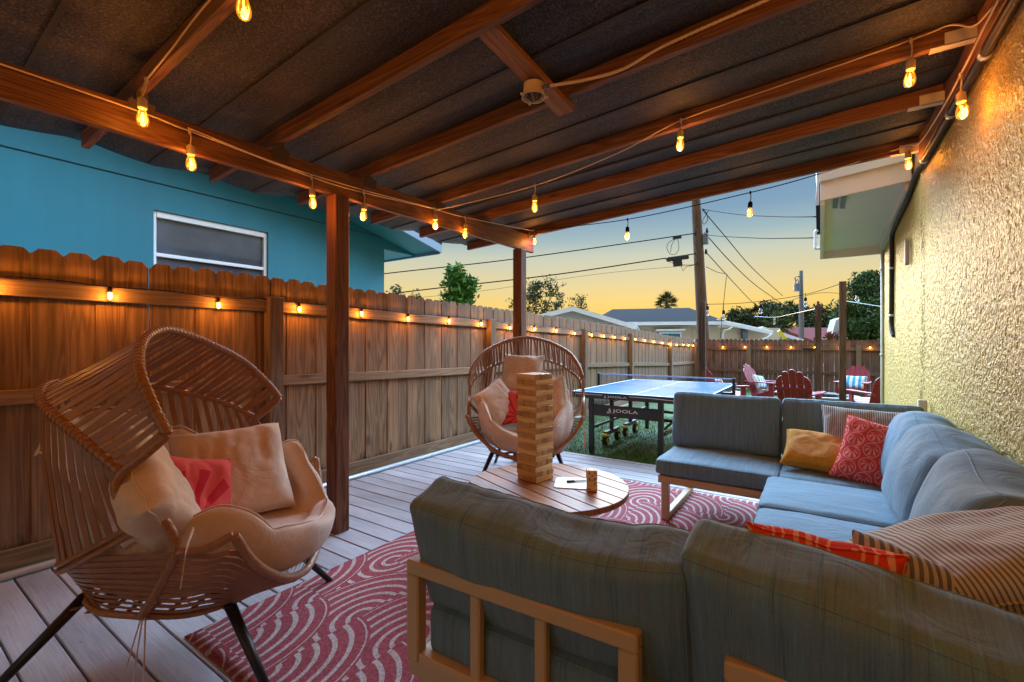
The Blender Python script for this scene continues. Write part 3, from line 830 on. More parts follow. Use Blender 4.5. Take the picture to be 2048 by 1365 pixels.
mb = MB(); mb.tube(crom([(-0.02, 7.0, 2.75), (-0.045, 7.0, 2.74), (-0.05, 7.0, 2.70), (-0.05, 7.0, 2.55), (-0.045, 7.0, 2.52), (0.0, 7.0, 2.515)], 5), 0.017, 8)
mb.tube([(-0.02, 5.04, 2.92), (-0.02, 5.06, 2.58)], 0.012, 8)
mb.build('eave_pipe', M['galv'], yh, off=off, smooth=True)
mb = MB(); mb.lathe([(0.0, 0), (0.02, 0.002), (0.026, 0.03), (0.02, 0.06), (0, 0.065)], 10, c=(-0.015, 5.0, 2.89)); mb.build('insulator', M['red_roof'], yh, off=off, smooth=True)
# black conduit under the ledger and down the wall
P = crom([(0.618, -3.5, 2.615), (0.618, 2.5, 2.61), (0.618, 4.3, 2.615), (0.622, 4.66, 2.63), (0.625, 4.9, 2.60), (0.625, 5.2, 2.545), (0.625, 5.7, 2.51), (0.627, 6.05, 2.48), (0.628, 6.22, 2.42), (0.628, 6.25, 2.2), (0.628, 6.27, 1.7), (0.628, 6.28, 1.52), (0.628, 6.22, 1.43), (0.64, 6.17, 1.38)], 6)
mb = MB(); mb.tube(P, 0.021, 10)
cdt = mb.build('conduit', plain('dark brown conduit', (0.03, 0.022, 0.018), 0.5, 0.0, spec=0.25), smooth=True)
tag(cdt, 'dark conduit under the ledger bending down the ochre wall', 'conduit')
mb = MB()
for (yy, zz) in ((2.9, 2.61), (3.55, 2.61), (4.35, 2.617)): mb.tube([(0.618, yy - .015, zz), (0.618, yy + .015, zz)], 0.026, 10)
for (yy, zz) in ((6.255, 2.1), (6.275, 1.6)): mb.tube([(0.628, yy, zz - .012), (0.628, yy, zz + .012)], 0.026, 10)
mb.build('strap', M['galv'], cdt, smooth=True)
mb = MB()
mb.prism([(0.03 * math.cos(a) , 0.03 * math.sin(a) + (0.085 if math.sin(a) > 0 else -0.085)) for a in [2 * math.pi * k / 16 for k in range(16)]], 0, 0.03, lambda x, y, z: Vector((WX - 0.012 - z, 5.19 + x, 2.095 + y)))
lt = mb.build('wall_sensor', plain('grey plastic', (0.32, 0.29, 0.27), 0.5), bevel=0.004)
tag(lt, 'slim grey oblong sensor mounted on the ochre stucco wall', 'sensor')

# ------------------------------------------------------------------ turquoise neighbour house
AX = -5.3
bh = thing('turquoise_house', 'turquoise gabled house behind the left fence', 'house', (AX, 1, 0))
off = bh.location
def rk(y): return 2.70 + (5.11 - y) * 0.225 if y > 0 else 2.70 + 5.11 * 0.225 + y * 0.225
WY0, WY1, WZ0, WZ1 = 1.69, 2.785, 1.45, 2.59
mb = MB()
def wallq(y0, y1, z0, z1a, z1b): mb.hexa([(AX - .15, y0, z0), (AX, y0, z0), (AX, y1, z0), (AX - .15, y1, z0), (AX - .15, y0, z1a), (AX, y0, z1a), (AX, y1, z1b), (AX - .15, y1, z1b)])
wallq(-4.6, 0.0, -0.1, rk(-4.6), rk(0)); wallq(0, WY0, -0.1, rk(0), rk(WY0)); wallq(WY1, 4.48, -0.1, rk(WY1), rk(4.48))
wallq(WY0, WY1, -0.1, WZ0, WZ0); wallq(WY0, WY1, WZ1, rk(WY0), rk(WY1))
mb.box((AX - 7, 4.33, -0.1), (AX - .151, 4.478, 2.7))
mb.hexa([(AX - .15, 4.481, 2.70), (AX, 4.481, 2.70), (AX, 5.08, 2.70), (AX - .15, 5.08, 2.70), (AX - .15, 4.481, rk(4.48)), (AX, 4.481, rk(4.48)), (AX, 5.08, rk(5.08)), (AX - .15, 5.08, rk(5.08))])
mb.build('wall', M['aqua'], bh, off=off)
mb = MB()
for zz in (2.845, 3.06): mb.tube([(AX + 0.004, -4, zz), (AX + 0.004, 4.45 if zz < 3 else 3.4, zz + 0.01)], 0.006, 6)
mb.build('wall_wire', plain('wall wire', (0.01, 0.05, 0.06), 0.6), bh, off=off)
mb = MB()
F_ = 0.04; xi = AX - 0.075
mb.box((xi, WY0 + .001, WZ0), (xi + .05, WY0 + .03, WZ1 - .002)); mb.box((xi, WY1 - .035, WZ0), (xi + .05, WY1 - .001, WZ1 - .002))
mb.box((xi, WY0 + .03, WZ1 - .062), (xi + .055, WY1 - .035, WZ1 - .002)); mb.box((xi, WY0 + .03, 2.15), (xi + .045, WY1 - .035, 2.185)); mb.box((xi, WY0 + .03, WZ0), (xi + .05, WY1 - .035, WZ0 + .05))
wf = mb.build('window', M['white'], bh, off=off, bevel=0.003)
mb = MB(); mb.box((xi + .008, WY0 + .025, WZ0 + .03), (xi + .014, WY1 - .03, WZ1 - .05)); mb.build('pane', M['pane'], wf, off=off)
OV = 0.55
mb = MB()   # roof: two slopes, rake overhang towards the patio
for (ya, yb) in ((0.0, 5.12), (-5.2, 0.0)):
    za, zb = rk(ya) + .0, rk(yb)
    mb.hexa([(AX - 7, ya, za + .10), (AX + OV, ya, za + .10), (AX + OV, yb, zb + .10), (AX - 7, yb, zb + .10), (AX - 7, ya, za + .15), (AX + OV, ya, za + .15), (AX + OV, yb, zb + .15), (AX - 7, yb, zb + .15)])
mb.build('roof', M['shingle'], bh, off=off)
mb = MB()
mb.hexa([(AX + .001, 0, rk(0) + .0), (AX + OV - .03, 0, rk(0)), (AX + OV - .03, 5.08, rk(5.08)), (AX + .001, 5.08, rk(5.08)), (AX + .001, 0, rk(0) + .02), (AX + OV - .03, 0, rk(0) + .02), (AX + OV - .03, 5.08, rk(5.08) + .02), (AX + .001, 5.08, rk(5.08) + .02)])
mb.box((AX - 7, 4.485, 2.685), (AX - .002, 5.08, 2.70))
mb.build('soffit', M['aqua_soffit'], bh, off=off)
mb = MB()
mb.hexa([(AX + OV - .029, 0, rk(0) - .02), (AX + OV, 0, rk(0) - .02), (AX + OV, 5.12, rk(5.12) - .02), (AX + OV - .029, 5.12, rk(5.12) - .02), (AX + OV - .029, 0, rk(0) + .11), (AX + OV, 0, rk(0) + .11), (AX + OV, 5.12, rk(5.12) + .11), (AX + OV - .029, 5.12, rk(5.12) + .11)])
mb.box((AX - 7, 5.085, 2.66), (AX + OV - .03, 5.11, 2.80))
mb.build('fascia', plain('blue grey fascia', (0.20, 0.26, 0.33), 0.5), bh, off=off)
# ------------------------------------------------------------------ festoon strings
def bulb_mesh(scale=1.0):
    s, gl, fl = MB(), MB(), MB()
    k = scale
    s.lathe([(0.006 * k, 0.0), (0.012 * k, -0.006 * k), (0.0185 * k, -0.014 * k), (0.0195 * k, -0.05 * k), (0.0175 * k, -0.056 * k), (0.0, -0.057 * k)], 14)
    gl.lathe([(0.0125 * k, -0.056 * k), (0.014 * k, -0.063 * k), (0.020 * k, -0.080 * k), (0.0245 * k, -0.100 * k), (0.0235 * k, -0.118 * k), (0.017 * k, -0.131 * k), (0.007 * k, -0.137 * k), (0.0, -0.138 * k)], 16, cap=False)
    for dx in (-0.0035, 0.0035): fl.tube([(dx * k, 0, -0.072 * k), (dx * 1.3 * k, 0, -0.118 * k)], 0.0017 * k, 6)
    return s, gl, fl
def lamp(parent, loc, watts, col=(1.0, 0.47, 0.13), r=0.018):
    l = bpy.data.lights.new('bulb_light', 'POINT'); l.energy = watts; l.color = col; l.shadow_soft_size = r
    o = bpy.data.objects.new('bulb_light', l); COL.objects.link(o); o.parent = parent; o.location = loc
    return o
_proto = {}
def hang_bulb(root, off, hook, bulb_top, lit=True, dark=False, k=1.0, watts=None, yaw=0.0):
    """cord tee at hook, short lead down to the socket top"""
    off = Vector(off); h, b = Vector(hook) - off, Vector(bulb_top) - off
    key = (lit, dark, k)
    mb = MB()
    mb.tube(crom([h, h.lerp(b, 0.5) + Vector((0.004, 0.003, 0)), b], 4), 0.0036, 6)
    mb.tube([h + Vector((0, 0, 0.012)), h, h - Vector((0, 0, 0.016))], [0.006, 0.009, 0.005], 8)
    mb.build('lead', M['black_cord' if dark else 'cord'], root, smooth=True)
    if key not in _proto:
        s, gl, fl = bulb_mesh(k)
        so = s.build('socket', M['black_cord' if dark else 'socket'], smooth=True)
        go = gl.build('glass_bulb', M['bulb_glass'] if lit else M['bulb_clear'], so, smooth=True)
        fo = fl.build('filament', M['filament'] if lit else M['steel'], so, smooth=True)
        _proto[key] = (so, go, fo); new = so; new.parent = root
    else:
        p = _proto[key]; new = p[0].copy(); COL.objects.link(new); new.parent = root
        for ch in p[1:]:
            c = ch.copy(); COL.objects.link(c); c.parent = new
    new.location = b; new.rotation_euler = (random.uniform(-.06, .06), random.uniform(-.06, .06), yaw + random.random() * 3)
    if lit and watts: lamp(root, b + Vector((0, 0, -0.095 * k)), watts)

BXf = -2.745
sl = thing('string_lights', 'cream cord of glowing amber bulbs along the long beam and last rafter', 'string lights', (BXf, 1.0, 2.44))
off = sl.location
P = crom([(BXf, -3.3, 2.40), (BXf, 0.36, 2.432), (BXf, 1.03, 2.418), (BXf, 1.72, 2.387), (BXf, 2.13, 2.398), (BXf, 2.86, 2.458), (BXf, 3.27, 2.480), (BXf + .01, 4.48, 2.600), (-2.69, 4.425, 2.592), (-1.596, 4.42, 2.545), (-0.5, 4.42, 2.610), (0.0, 4.42, 2.668), (0.50, 4.42, 2.755), (0.555, 4.10, 2.66), (0.55, 3.4, 2.58), (0.55, 2.96, 2.572), (0.555, 2.42, 2.592), (0.56, 1.2, 2.60), (0.56, -3.3, 2.60)], 7)
i1 = min(range(len(P)), key=lambda i: (P[i] - Vector((-2.69, 4.425, 2.592))).length)
i2 = min(range(len(P)), key=lambda i: (P[i] - Vector((0.0, 4.42, 2.668))).length)
for a, b_, m in ((0, i1, 'cord'), (i1, i2, 'black_cord'), (i2, len(P) - 1, 'cord')):
    mb = MB(); mb.tube(P[a:b_ + 1], 0.0042, 7); mb.build('cord', M[m], sl, off=off, smooth=True)
mb = MB(); mb.tube(crom([(BXf + .006, 1.02, 2.43), (BXf + .006, 1.5, 2.40), (BXf + .006, 2.1, 2.412), (BXf + .006, 2.93, 2.465)], 8), 0.0038, 6); mb.build('cord', M['cord'], sl, off=off, smooth=True)
for y, zh, zb in ((1.03, 2.418, 2.345), (1.72, 2.387, 2.315), (2.13, 2.398, 2.325), (2.862, 2.458, 2.415), (3.265, 2.478, 2.42)):
    hang_bulb(sl, off, (BXf + .004, y, zh), (BXf + .012, y, zb), watts=BULB_W)
hang_bulb(sl, off, (-2.70, 4.44, 2.598), (-2.69, 4.43, 2.545), dark=False, k=0.85, watts=BULB_W)
for x, zh, zb in ((-1.596, 2.545, 2.475), (-0.5, 2.610, 2.535)):
    hang_bulb(sl, off, (x, 4.42, zh), (x, 4.42, zb), dark=True, watts=BULB_W * 0.7)
hang_bulb(sl, off, (0.55, 4.40, 2.745), (0.535, 4.40, 2.715), watts=BULB_W)
hang_bulb(sl, off, (0.55, 2.965, 2.568), (0.552, 2.985, 2.50), watts=BULB_W * 1.3)
for y in (1.75, 0.55, -0.6, -1.9): hang_bulb(sl, off, (0.555, y, 2.596), (0.56, y, 2.53), watts=BULB_W * 3.8)  # unseen bulbs added along this string, boosted to warm the near sofa
for y in (0.1, -0.9, -2.0): hang_bulb(sl, off, (BXf, y, 2.425), (BXf + .01, y, 2.35), watts=BULB_W * 1.6)  # more unseen bulbs added out of view for warm light on the near side

s2 = thing('string_lights', 'cream cord of glowing bulbs looping across to the wall along a rafter', 'string lights', (-1.5, 2.925, 2.5))
off = s2.location
P = crom([(BXf + .01, 2.9, 2.465), (-2.60, 2.925, 2.468), (-1.775, 2.93, 2.490), (-1.145, 2.932, 2.578), (-0.716, 2.932, 2.688), (-0.2, 2.934, 2.735), (0.367, 2.93, 2.782), (0.50, 2.90, 2.785), (0.56, 2.80, 2.70), (0.556, 2.5, 2.605)], 8)
mb = MB(); mb.tube(P, 0.0042, 7); mb.build('cord', M['cord'], s2, off=off, smooth=True)
for x, zh, zb in ((-1.775, 2.490, 2.425), (-0.716, 2.688, 2.632), (0.367, 2.780, 2.69)):
    hang_bulb(s2, off, (x, 2.928, zh), (x, 2.925, zb), watts=BULB_W)

s3 = thing('string_lights', 'cream cord with bulbs stapled along the nearest rafter at upper left', 'string lights', (-2.6, 0.80, 2.5))
off = s3.location
P = crom([(-2.60, 0.80, 2.530), (-2.35, 0.812, 2.585), (-1.98, 0.812, 2.645), (-1.3, 0.812, 2.685), (-0.4, 0.812, 2.735), (0.5, 0.812, 2.775)], 8)
mb = MB(); mb.tube(P, 0.0042, 7)
mb.tube(crom([(-2.60, 0.80, 2.53), (-2.615, 0.795, 2.50), (-2.62, 0.79, 2.465), (-2.60, 0.785, 2.445)], 5), 0.0036, 6)
mb.build('cord', M['cord'], s3, off=off, smooth=True)
hang_bulb(s3, off, (-2.60, 0.80, 2.53), (-2.60, 0.785, 2.445), watts=BULB_W)
hang_bulb(s3, off, (-1.68, 0.80, 2.66), (-1.675, 0.79, 2.575), watts=BULB_W)
hang_bulb(s3, off, (-0.75, 0.80, 2.715), (-0.75, 0.79, 2.64), watts=BULB_W * 3.8)  # unseen bulb added overhead, boosted for warm light near the camera

def fence_string(name, label, pts, bulbs, off):
    t = thing('string_lights', label, 'string lights', off)
    mb = MB(); mb.tube(pts, 0.0032, 6); mb.build('cord', M['black_cord'], t, off=off, smooth=True)
    sp = None
    for b in bulbs:
        p = Vector(b) - Vector(off)
        if sp is None:
            s, gl = MB(), MB()
            s.lathe([(0.004, 0.012), (0.010, 0.008), (0.012, -0.02), (0.010, -0.024)], 10)
            gl.lathe([(0.009, -0.024), (0.0125, -0.034), (0.0125, -0.055), (0.007, -0.068), (0.0, -0.071)], 10, cap=False)
            so = s.build('socket', M['black_cord'], t, smooth=True); go = gl.build('glass_bulb', M['filament_small'], so, smooth=True)
            sp = (so, go); so.location = p
        else:
            so = sp[0].copy(); COL.objects.link(so); so.parent = t; so.location = p
            go = sp[1].copy(); COL.objects.link(go); go.parent = so
        lamp(t, p + Vector((0.0, 0, -0.05)) + NUDGE, FENCE_W, (1.0, 0.36, 0.05), 0.012)
    return t
NUDGE = Vector((0.020, 0, 0))
by = [-1.4, -0.75, -0.1, 0.45, 0.955, 1.58, 2.216, 2.855, 3.461, 4.12, 4.75, 5.42, 6.1, 6.81, 7.51, 8.25, 8.85, 9.45, 10.1, 10.8, 11.55, 12.3, 13.1, 13.9, 14.7, 15.5, 16.2, 16.9]
FXB = -3.706
pts, bl = [], []
rng = random.Random(21)
for i, y in enumerate(by):
    z = ztop(y) - 0.20 + rng.uniform(-.012, .012)
    pts.append((FXB - 0.004, y, z))
    if i < len(by) - 1:
        ym = (y + by[i + 1]) / 2; pts.append((FXB - 0.006, ym, ztop(ym) - 0.185 + rng.uniform(-.012, .006)))
    bl.append((FXB, y, z - 0.012))
fence_string('string_lights', 'black cord of small glowing bulbs along the top rail of the left fence', crom(pts, 4), bl, (FXB, 5, 1.6))
NUDGE = Vector((0, -0.016, 0))
bx = [-2.817, -2.125, -1.467, -0.783, -0.133, 0.536, 1.242]
fence_string('string_lights', 'black cord of small glowing bulbs along the far back fence', crom([(-3.6, BY - .05, 1.25)] + [(x, BY - .052, 1.245) for x in bx] + [(3, BY - .05, 1.25)], 3), [(x, BY - .055, 1.235) for x in bx], (-1, BY - .05, 1.24))

# ------------------------------------------------------------------ egg chairs
def mir(pts): return [(a, -s, z) for a, s, z in reversed(pts)]
def egg_chair(label, mat):
    t = thing('egg_chair', label, 'egg chair', mat=mat)
    L = lambda pts: [Vector(p) for p in pts]
    Hh = [(.265, -.525, 1.0), (.21, -.50, 1.085), (.125, -.425, 1.20), (.05, -.30, 1.28), (.0, -.16, 1.335)]
    H = crom(L(Hh + [(-.02, 0, 1.362)] + mir(Hh)), 10)
    Rr = [(.14, -.54, .885), (.0, -.49, .98), (-.24, -.33, 1.085), (-.37, -.15, 1.13)]
    R1 = crom(L(Rr + [(-.41, 0, 1.14)] + mir(Rr)), 10)
    Q = [(.235, -.535, .75), (.04, -.48, .64), (-.16, -.365, .53), (-.27, -.19, .48)]
    R2 = crom(L(Q + [(-.30, 0, .465)] + mir(Q)), 10)
    S = crom(L([(.295, -.53, .615), (.20, -.46, .465), (.10, -.375, .33)]), 8)
    NO = crom(L([(.295, -.53, .615), (.38, -.53, .62), (.46, -.515, .655)]), 6)
    Lp = [(.46, -.515, .655), (.50, -.43, .51), (.54, -.26, .375), (.565, -.10, .315)]
    LP = crom(L(Lp + [(.57, 0, .308)] + mir(Lp)), 8)
    pinch = crom(L([(.265, -.525, 1.0), (.20, -.54, .935), (.14, -.54, .885), (.125, -.545, .84), (.15, -.545, .79), (.235, -.535, .75), (.28, -.53, .68), (.295, -.53, .615)]), 6)
    M_ = lambda pts: [Vector((p.x, -p.y, p.z)) for p in pts]
    ctr = Vector((0.0, 0, 0.72))
    out = lambda p: Vector((p.x - 0.05, p.y, (p.z - ctr.z) * 0.8))
    fr = MB()
    for c in (H, LP): fr.tube(c, 0.0165, 10)
    for c in (pinch, NO, S): fr.tube(c, 0.015, 10); fr.tube(M_(c), 0.015, 10)
    fr.tube(R1, 0.0145, 8)
    fr.tube(R2, 0.010, 8); fr.tube([p + Vector((0, 0, -.026)) for p in R2], 0.010, 8)
    BR = crom(L([(.10, -.375, .33), (-.08, -.32, .335), (-.20, -.19, .345), (-.23, 0, .35), (-.20, .19, .345), (-.08, .32, .335), (.10, .375, .33)]), 6)
    BF = crom(L([(.10, -.375, .33), (.25, -.32, .295), (.37, -.16, .27), (.40, 0, .265), (.37, .16, .27), (.25, .32, .295), (.10, .375, .33)]), 6)
    fr.tube(BR, 0.012, 8); fr.tube(BF, 0.012, 8)
    fr.tube(crom(L([(-.30, 0, .465), (-.23, 0, .35)]), 3), 0.012, 8)
    fr.build('frame', M['wrap'], t, smooth=True)
    rg = random.Random(5)
    hood = MB(); n = 50
    for i in range(n):
        tt = 0.012 + 0.976 * i / (n - 1)
        a = along(H, tt); b = along(R1, min(1, max(0, tt + rg.uniform(-.012, .012))))
        mid = a.lerp(b, .5)
        hood.ribbon([a, a.lerp(b, .25) + Vector((0, 0, -.002)), mid + Vector((0, 0, -.004)), b], 0.0205, 0.003, out)
    for c, k in ((H, 60), (R1, 70)):   # wraps where the straps go round the tubes
        for i in range(k):
            p = along(c, (i + .5) / k); q = along(c, min(1, (i + .5) / k + .004)); hood.tube([p, p + (q - p).normalized() * 0.011], 0.0185 if c is H else 0.0165, 10)
    hood.build('hood', M['wicker'], t, smooth=False)
    bk = MB(); n = 34
    for i in range(n):
        tt = 0.015 + 0.97 * i / (n - 1)
        a, b = along(R1, tt), along(R2, tt); o = out(a.lerp(b, .5)).normalized()
        bk.ribbon([a, a.lerp(b, .35) + o * .012, a.lerp(b, .7) + o * .008, b], 0.022, 0.003, out)
    bk.build('back', M['wicker'], t)
    bs = MB(); n = 11
    m0, m1 = Vector((-.09, -.42, .57)), Vector((-.06, -.32, .337))
    q0, q1 = Vector((-.30, 0, .465)), Vector((-.23, 0, .35))
    for i in range(n):
        tt = 0.03 + 0.95 * i / (n - 1)
        s_ = along(S, tt); mm = m0.lerp(m1, tt); q = q0.lerp(q1, tt); k1 = Vector((-.24, -.25, .49)).lerp(Vector((-.18, -.2, .342)), tt)
        path = [s_, s_.lerp(mm, .5), mm, k1, q]
        path = path + [Vector((p.x, -p.y, p.z)) for p in reversed(path[:-1])]
        bs.ribbon(crom(path, 3), 00.018, 0.003, out)
        w0 = Vector((.475, -.49, .585)).lerp(Vector((.25, -.32, .292)), tt); w1 = Vector((.545, -.25, .355)).lerp(Vector((.35, -.19, .27)), tt); w2 = Vector((.57, 0, .293)).lerp(Vector((.40, 0, .26)), tt)
        path = [s_, s_.lerp(w0, .5) + Vector((.01, -.012, -.004)), w0, w1, w2]
        path = path + [Vector((p.x, -p.y, p.z)) for p in reversed(path[:-1])]
        bs.ribbon(crom(path, 3), 00.018, 0.003, out)
    for i in range(9):
        x = -.18 + .068 * i; h = .34 * math.sqrt(max(0.05, 1 - ((x - .05) / .42) ** 2))
        bs.ribbon([(x, -h, .325 - .1 * max(0, x)), (x, 0, .32 - .12 * max(0, x)), (x, h, .325 - .1 * max(0, x))], 0.02, 0.003, lambda p: Vector((0, 0, -1)))
    bs.build('basket', M['wicker'], t)
    for sx, sy in ((1, -1), (1, 1), (-1, -1), (-1, 1)):
        mb = MB(); mb.tube([(sx * .36 if sx > 0 else -.17, sy * (.30 if sx > 0 else .24), .30 if sx > 0 else .35), (sx * (.56 if sx > 0 else .47), sy * (.43 if sx > 0 else .36), 0.0)], [0.021, 0.014], 12)
        mb.build('leg', M['black_metal'], t, smooth=True)
    mb = MB()
    for sx, sy in ((1, -1), (1, 1), (-1, -1), (-1, 1)): mb.beam((.08, 0, .285), (.34 if sx > 0 else -.17, sy * .26, .275 if sx > 0 else .335), .03, .016)
    mb.build('leg_brace', M['black_metal'], t)
    return t

def papasan(t, seed, near=.19, far=.27):
    """tufted bowl cushion lining the basket"""
    mb = MB(); nt_, rg = 120, Vector((seed * 3.1, 1, 2))
    prof = [(0.0, .475, 0), (.20, .48, 0), (.32, .485, 0), (.375, .475, .08), (.40, .53, .22), (.42, .60, .42), (.43, .0, .66), (.45, .0, .88), (.470, .0, 1.0), (.49, .0, .97), (.495, .0, .80), (.475, .0, .5), (.435, .0, .2), (.36, .35, 0), (.18, .335, 0), (0.0, .345, 0)]
    rows = []
    for (r, z0, w) in prof:
        row = []
        for j in range(nt_):
            th = 2 * math.pi * j / nt_
            c, s = math.cos(th), math.sin(th)
            back = (1 - c) / 2                                     # 0 front .. 1 back
            sd_ = far if s > 0 else near
            tip = math.exp(-((abs(th if th < math.pi else 2 * math.pi - th) - .80) / .30) ** 2)
            rim = .505 + (sd_ - .06) * min(1.0, 1.2 * abs(s) ** 1.4) + .07 * tip if c > 0 else .505 + (sd_ - .06) + (1.02 - .445 - sd_) * (-c) ** .8
            ra = r * (1.12 - .22 * back - .04 * abs(s) - (.06 * abs(s) + .05 * back if 9 <= prof.index((r, z0, w)) <= 13 else 0))
            if r > .33: ra *= 1.0 + 0.10 * max(0, c)
            lob = abs(math.cos(3.5 * th + .4))
            crease = (1 - lob) ** 6
            zb_ = .48 if prof.index((r, z0, w)) < 9 else .36 - .05 * max(0, c)
            z = zb_ + (rim - zb_) * w if w > 0 else z0
            inw = 0.0
            if 3 <= prof.index((r, z0, w)) <= 8: inw = 0.055 * lob ** .6 * (0.5 + w)
            if r > 0: ra -= inw * (0.7 if w < .9 else .3)
            z += 0.014 * lob * (1 if w > .6 else 0) - .035 * crease * (1 if w > .5 else 0.2 * (r > .2))
            nz = mnoise.noise(Vector((ra * c * 6, ra * s * 6, z * 6)) + rg) * .020 + mnoise.noise(Vector((ra * c * 17, ra * s * 9, z * 15)) + rg) * .010
            if r > 0: ra += nz
            row.append((.06 + ra * c - .04 * max(0, w) * back, ra * s, z + nz * .6 + (.025 * math.exp(-((c - .62) / .12) ** 2) * (w > .7))))
        rows.append(row)
    vs = [p for r_ in rows for p in r_]; fs = []
    global RIM_SEAM
    RIM_SEAM = [Vector(p) for p in rows[8]]
    for i in range(len(rows) - 1):
        for j in range(nt_):
            j2 = (j + 1) % nt_
            fs.append((i * nt_ + j, i * nt_ + j2, (i + 1) * nt_ + j2, (i + 1) * nt_ + j))
    mb.add(vs, fs)
    return mb

def pillow_mb(w, h, t, seed=0, n=34, wr=1.0, pinch=.07):
    mb = MB(); sd = Vector((seed * 5.3, seed * 1.7, seed))
    def P(u, v, s):
        x = u * w / 2 * (1 - pinch * (1 - v * v)); y = v * h / 2 * (1 - pinch * (1 - u * u))
        b = max(0.0, (1 - u ** 4)) ** .5 * max(0.0, (1 - v ** 4)) ** .5
        z = s * t / 2 * (b ** .85)
        k = b * wr
        nn = mnoise.noise(Vector((x * 7, y * 7, s * 2)) + sd) * .020 + mnoise.noise(Vector((x * 20, y * 20, s)) + sd) * .005 - .010 * max(0, 1 - abs(mnoise.noise(Vector((x * 9 + 4, y * 6, s * 3)) + sd)) * 9)
        ed = (1 - b) * mnoise.noise(Vector((x * 14 + 3, y * 14, 5)) + sd) * .012
        return Vector((x, y, z + s * nn * k + ed * wr))
    idx = {}
    for s in (1, -1):
        for j in range(n + 1):
            for i in range(n + 1):
                u = math.sin((2 * i / n - 1) * math.pi / 2 * .94) / math.sin(math.pi / 2 * .94); v = math.sin((2 * j / n - 1) * math.pi / 2 * .94) / math.sin(math.pi / 2 * .94)
                e = i in (0, n) or j in (0, n)
                key = (i, j, 0 if e else s)
                if key in idx: continue
                p = P(u, v, s); idx[key] = len(mb.v); mb.v.append(p)
    global PILLOW_RING
    PILLOW_RING = [idx[(i, 0, 0)] for i in range(n)] + [idx[(n, j, 0)] for j in range(n)] + [idx[(i, n, 0)] for i in range(n, 0, -1)] + [idx[(0, j, 0)] for j in range(n, 0, -1)]
    for s in (1, -1):
        for j in range(n):
            for i in range(n):
                g_ = lambda a, b: idx[(a, b, 0 if (a in (0, n) or b in (0, n)) else s)]
                f = (g_(i, j), g_(i + 1, j), g_(i + 1, j + 1), g_(i, j + 1))
                mb.f.append(f if s > 0 else f[::-1]); mb.r.append(.5)
    return mb
def pillow(label, w, h, t, mat, m, seed=0, cat='pillow', name='pillow', wr=1.0, group=None, pinch=.07):
    o = pillow_mb(w, h, t, seed, wr=wr, pinch=pinch).build(name, m, smooth=True)
    o.matrix_world = mat
    md = o.modifiers.new('s', 'SUBSURF'); md.levels = 1; md.render_levels = 1
    k_ = 34; V_ = [v.co.copy() for v in o.data.vertices]
    ring = PILLOW_RING
    pb = MB(); pb.tube([V_[i] for i in ring], .0035, 5, closed=True); pb.build('seam', m, o, smooth=True)
    return tag(o, label, cat, group)

def chair_mat(x, y, phi): return Matrix.Translation((x, y, 0)) @ Matrix.Rotation(phi, 4, 'Z')
C1 = chair_mat(-2.327, 0.808, R(43))
C2 = chair_mat(-2.40, 3.80, R(-60))
LS = Matrix.Identity(4)
egg_chair('brown wicker egg chair close by at lower left, facing right', C1 @ LS)
egg_chair('brown wicker egg chair behind the round coffee table', C2 @ LS)
def loose(mb, name, label, cat, m, mat):
    o = mb.build(name, m, smooth=True); o.matrix_world = mat
    md = o.modifiers.new('s', 'SUBSURF'); md.levels = 1; md.render_levels = 1
    if RIM_SEAM:
        pb = MB(); pb.tube([p + Vector((0, 0, .001)) for p in RIM_SEAM], .0042, 6, closed=True); pb.build('seam', m, o, smooth=True)
    return tag(o, label, cat)
def tie(parent, pts, w=.012):
    mb = MB(); mb.ribbon(crom(pts, 4), w, .0015, lambda p: Vector((1, .3, .2))); mb.build('tie', M['beige'], parent)
c = loose(papasan(None, 1), 'seat_cushion', 'large tufted beige bowl cushion inside the near egg chair', 'cushion', M['beige'], C1 @ LS)
tie(c, [(.33, -.50, .68), (.335, -.55, .64), (.33, -.56, .58), (.32, -.56, .51)], .016)
for dx, dz, dy in ((-.03, .10, -.02), (.01, .05, -.05), (.06, .02, -.07)):
    tie(c, [(.11, -.37, .37), (.11 + dx * .3, -.405, .29), (.11 + dx, -.42 + dy, dz + .05)], .013)
c = loose(papasan(None, 2, .27, .27), 'seat_cushion', 'tufted beige bowl cushion inside the egg chair behind the coffee table', 'cushion', M['beige'], C2 @ LS)
tie(c, [(.30, .50, .60), (.36, .535, .52), (.37, .54, .42), (.36, .53, .36)], .013)
tie(c, [(.52, .22, .47), (.585, .23, .44), (.60, .235, .38), (.59, .24, .31)], .012)
tie(c, [(.50, -.28, .50), (.56, -.26, .46), (.57, -.20, .40)], .012)

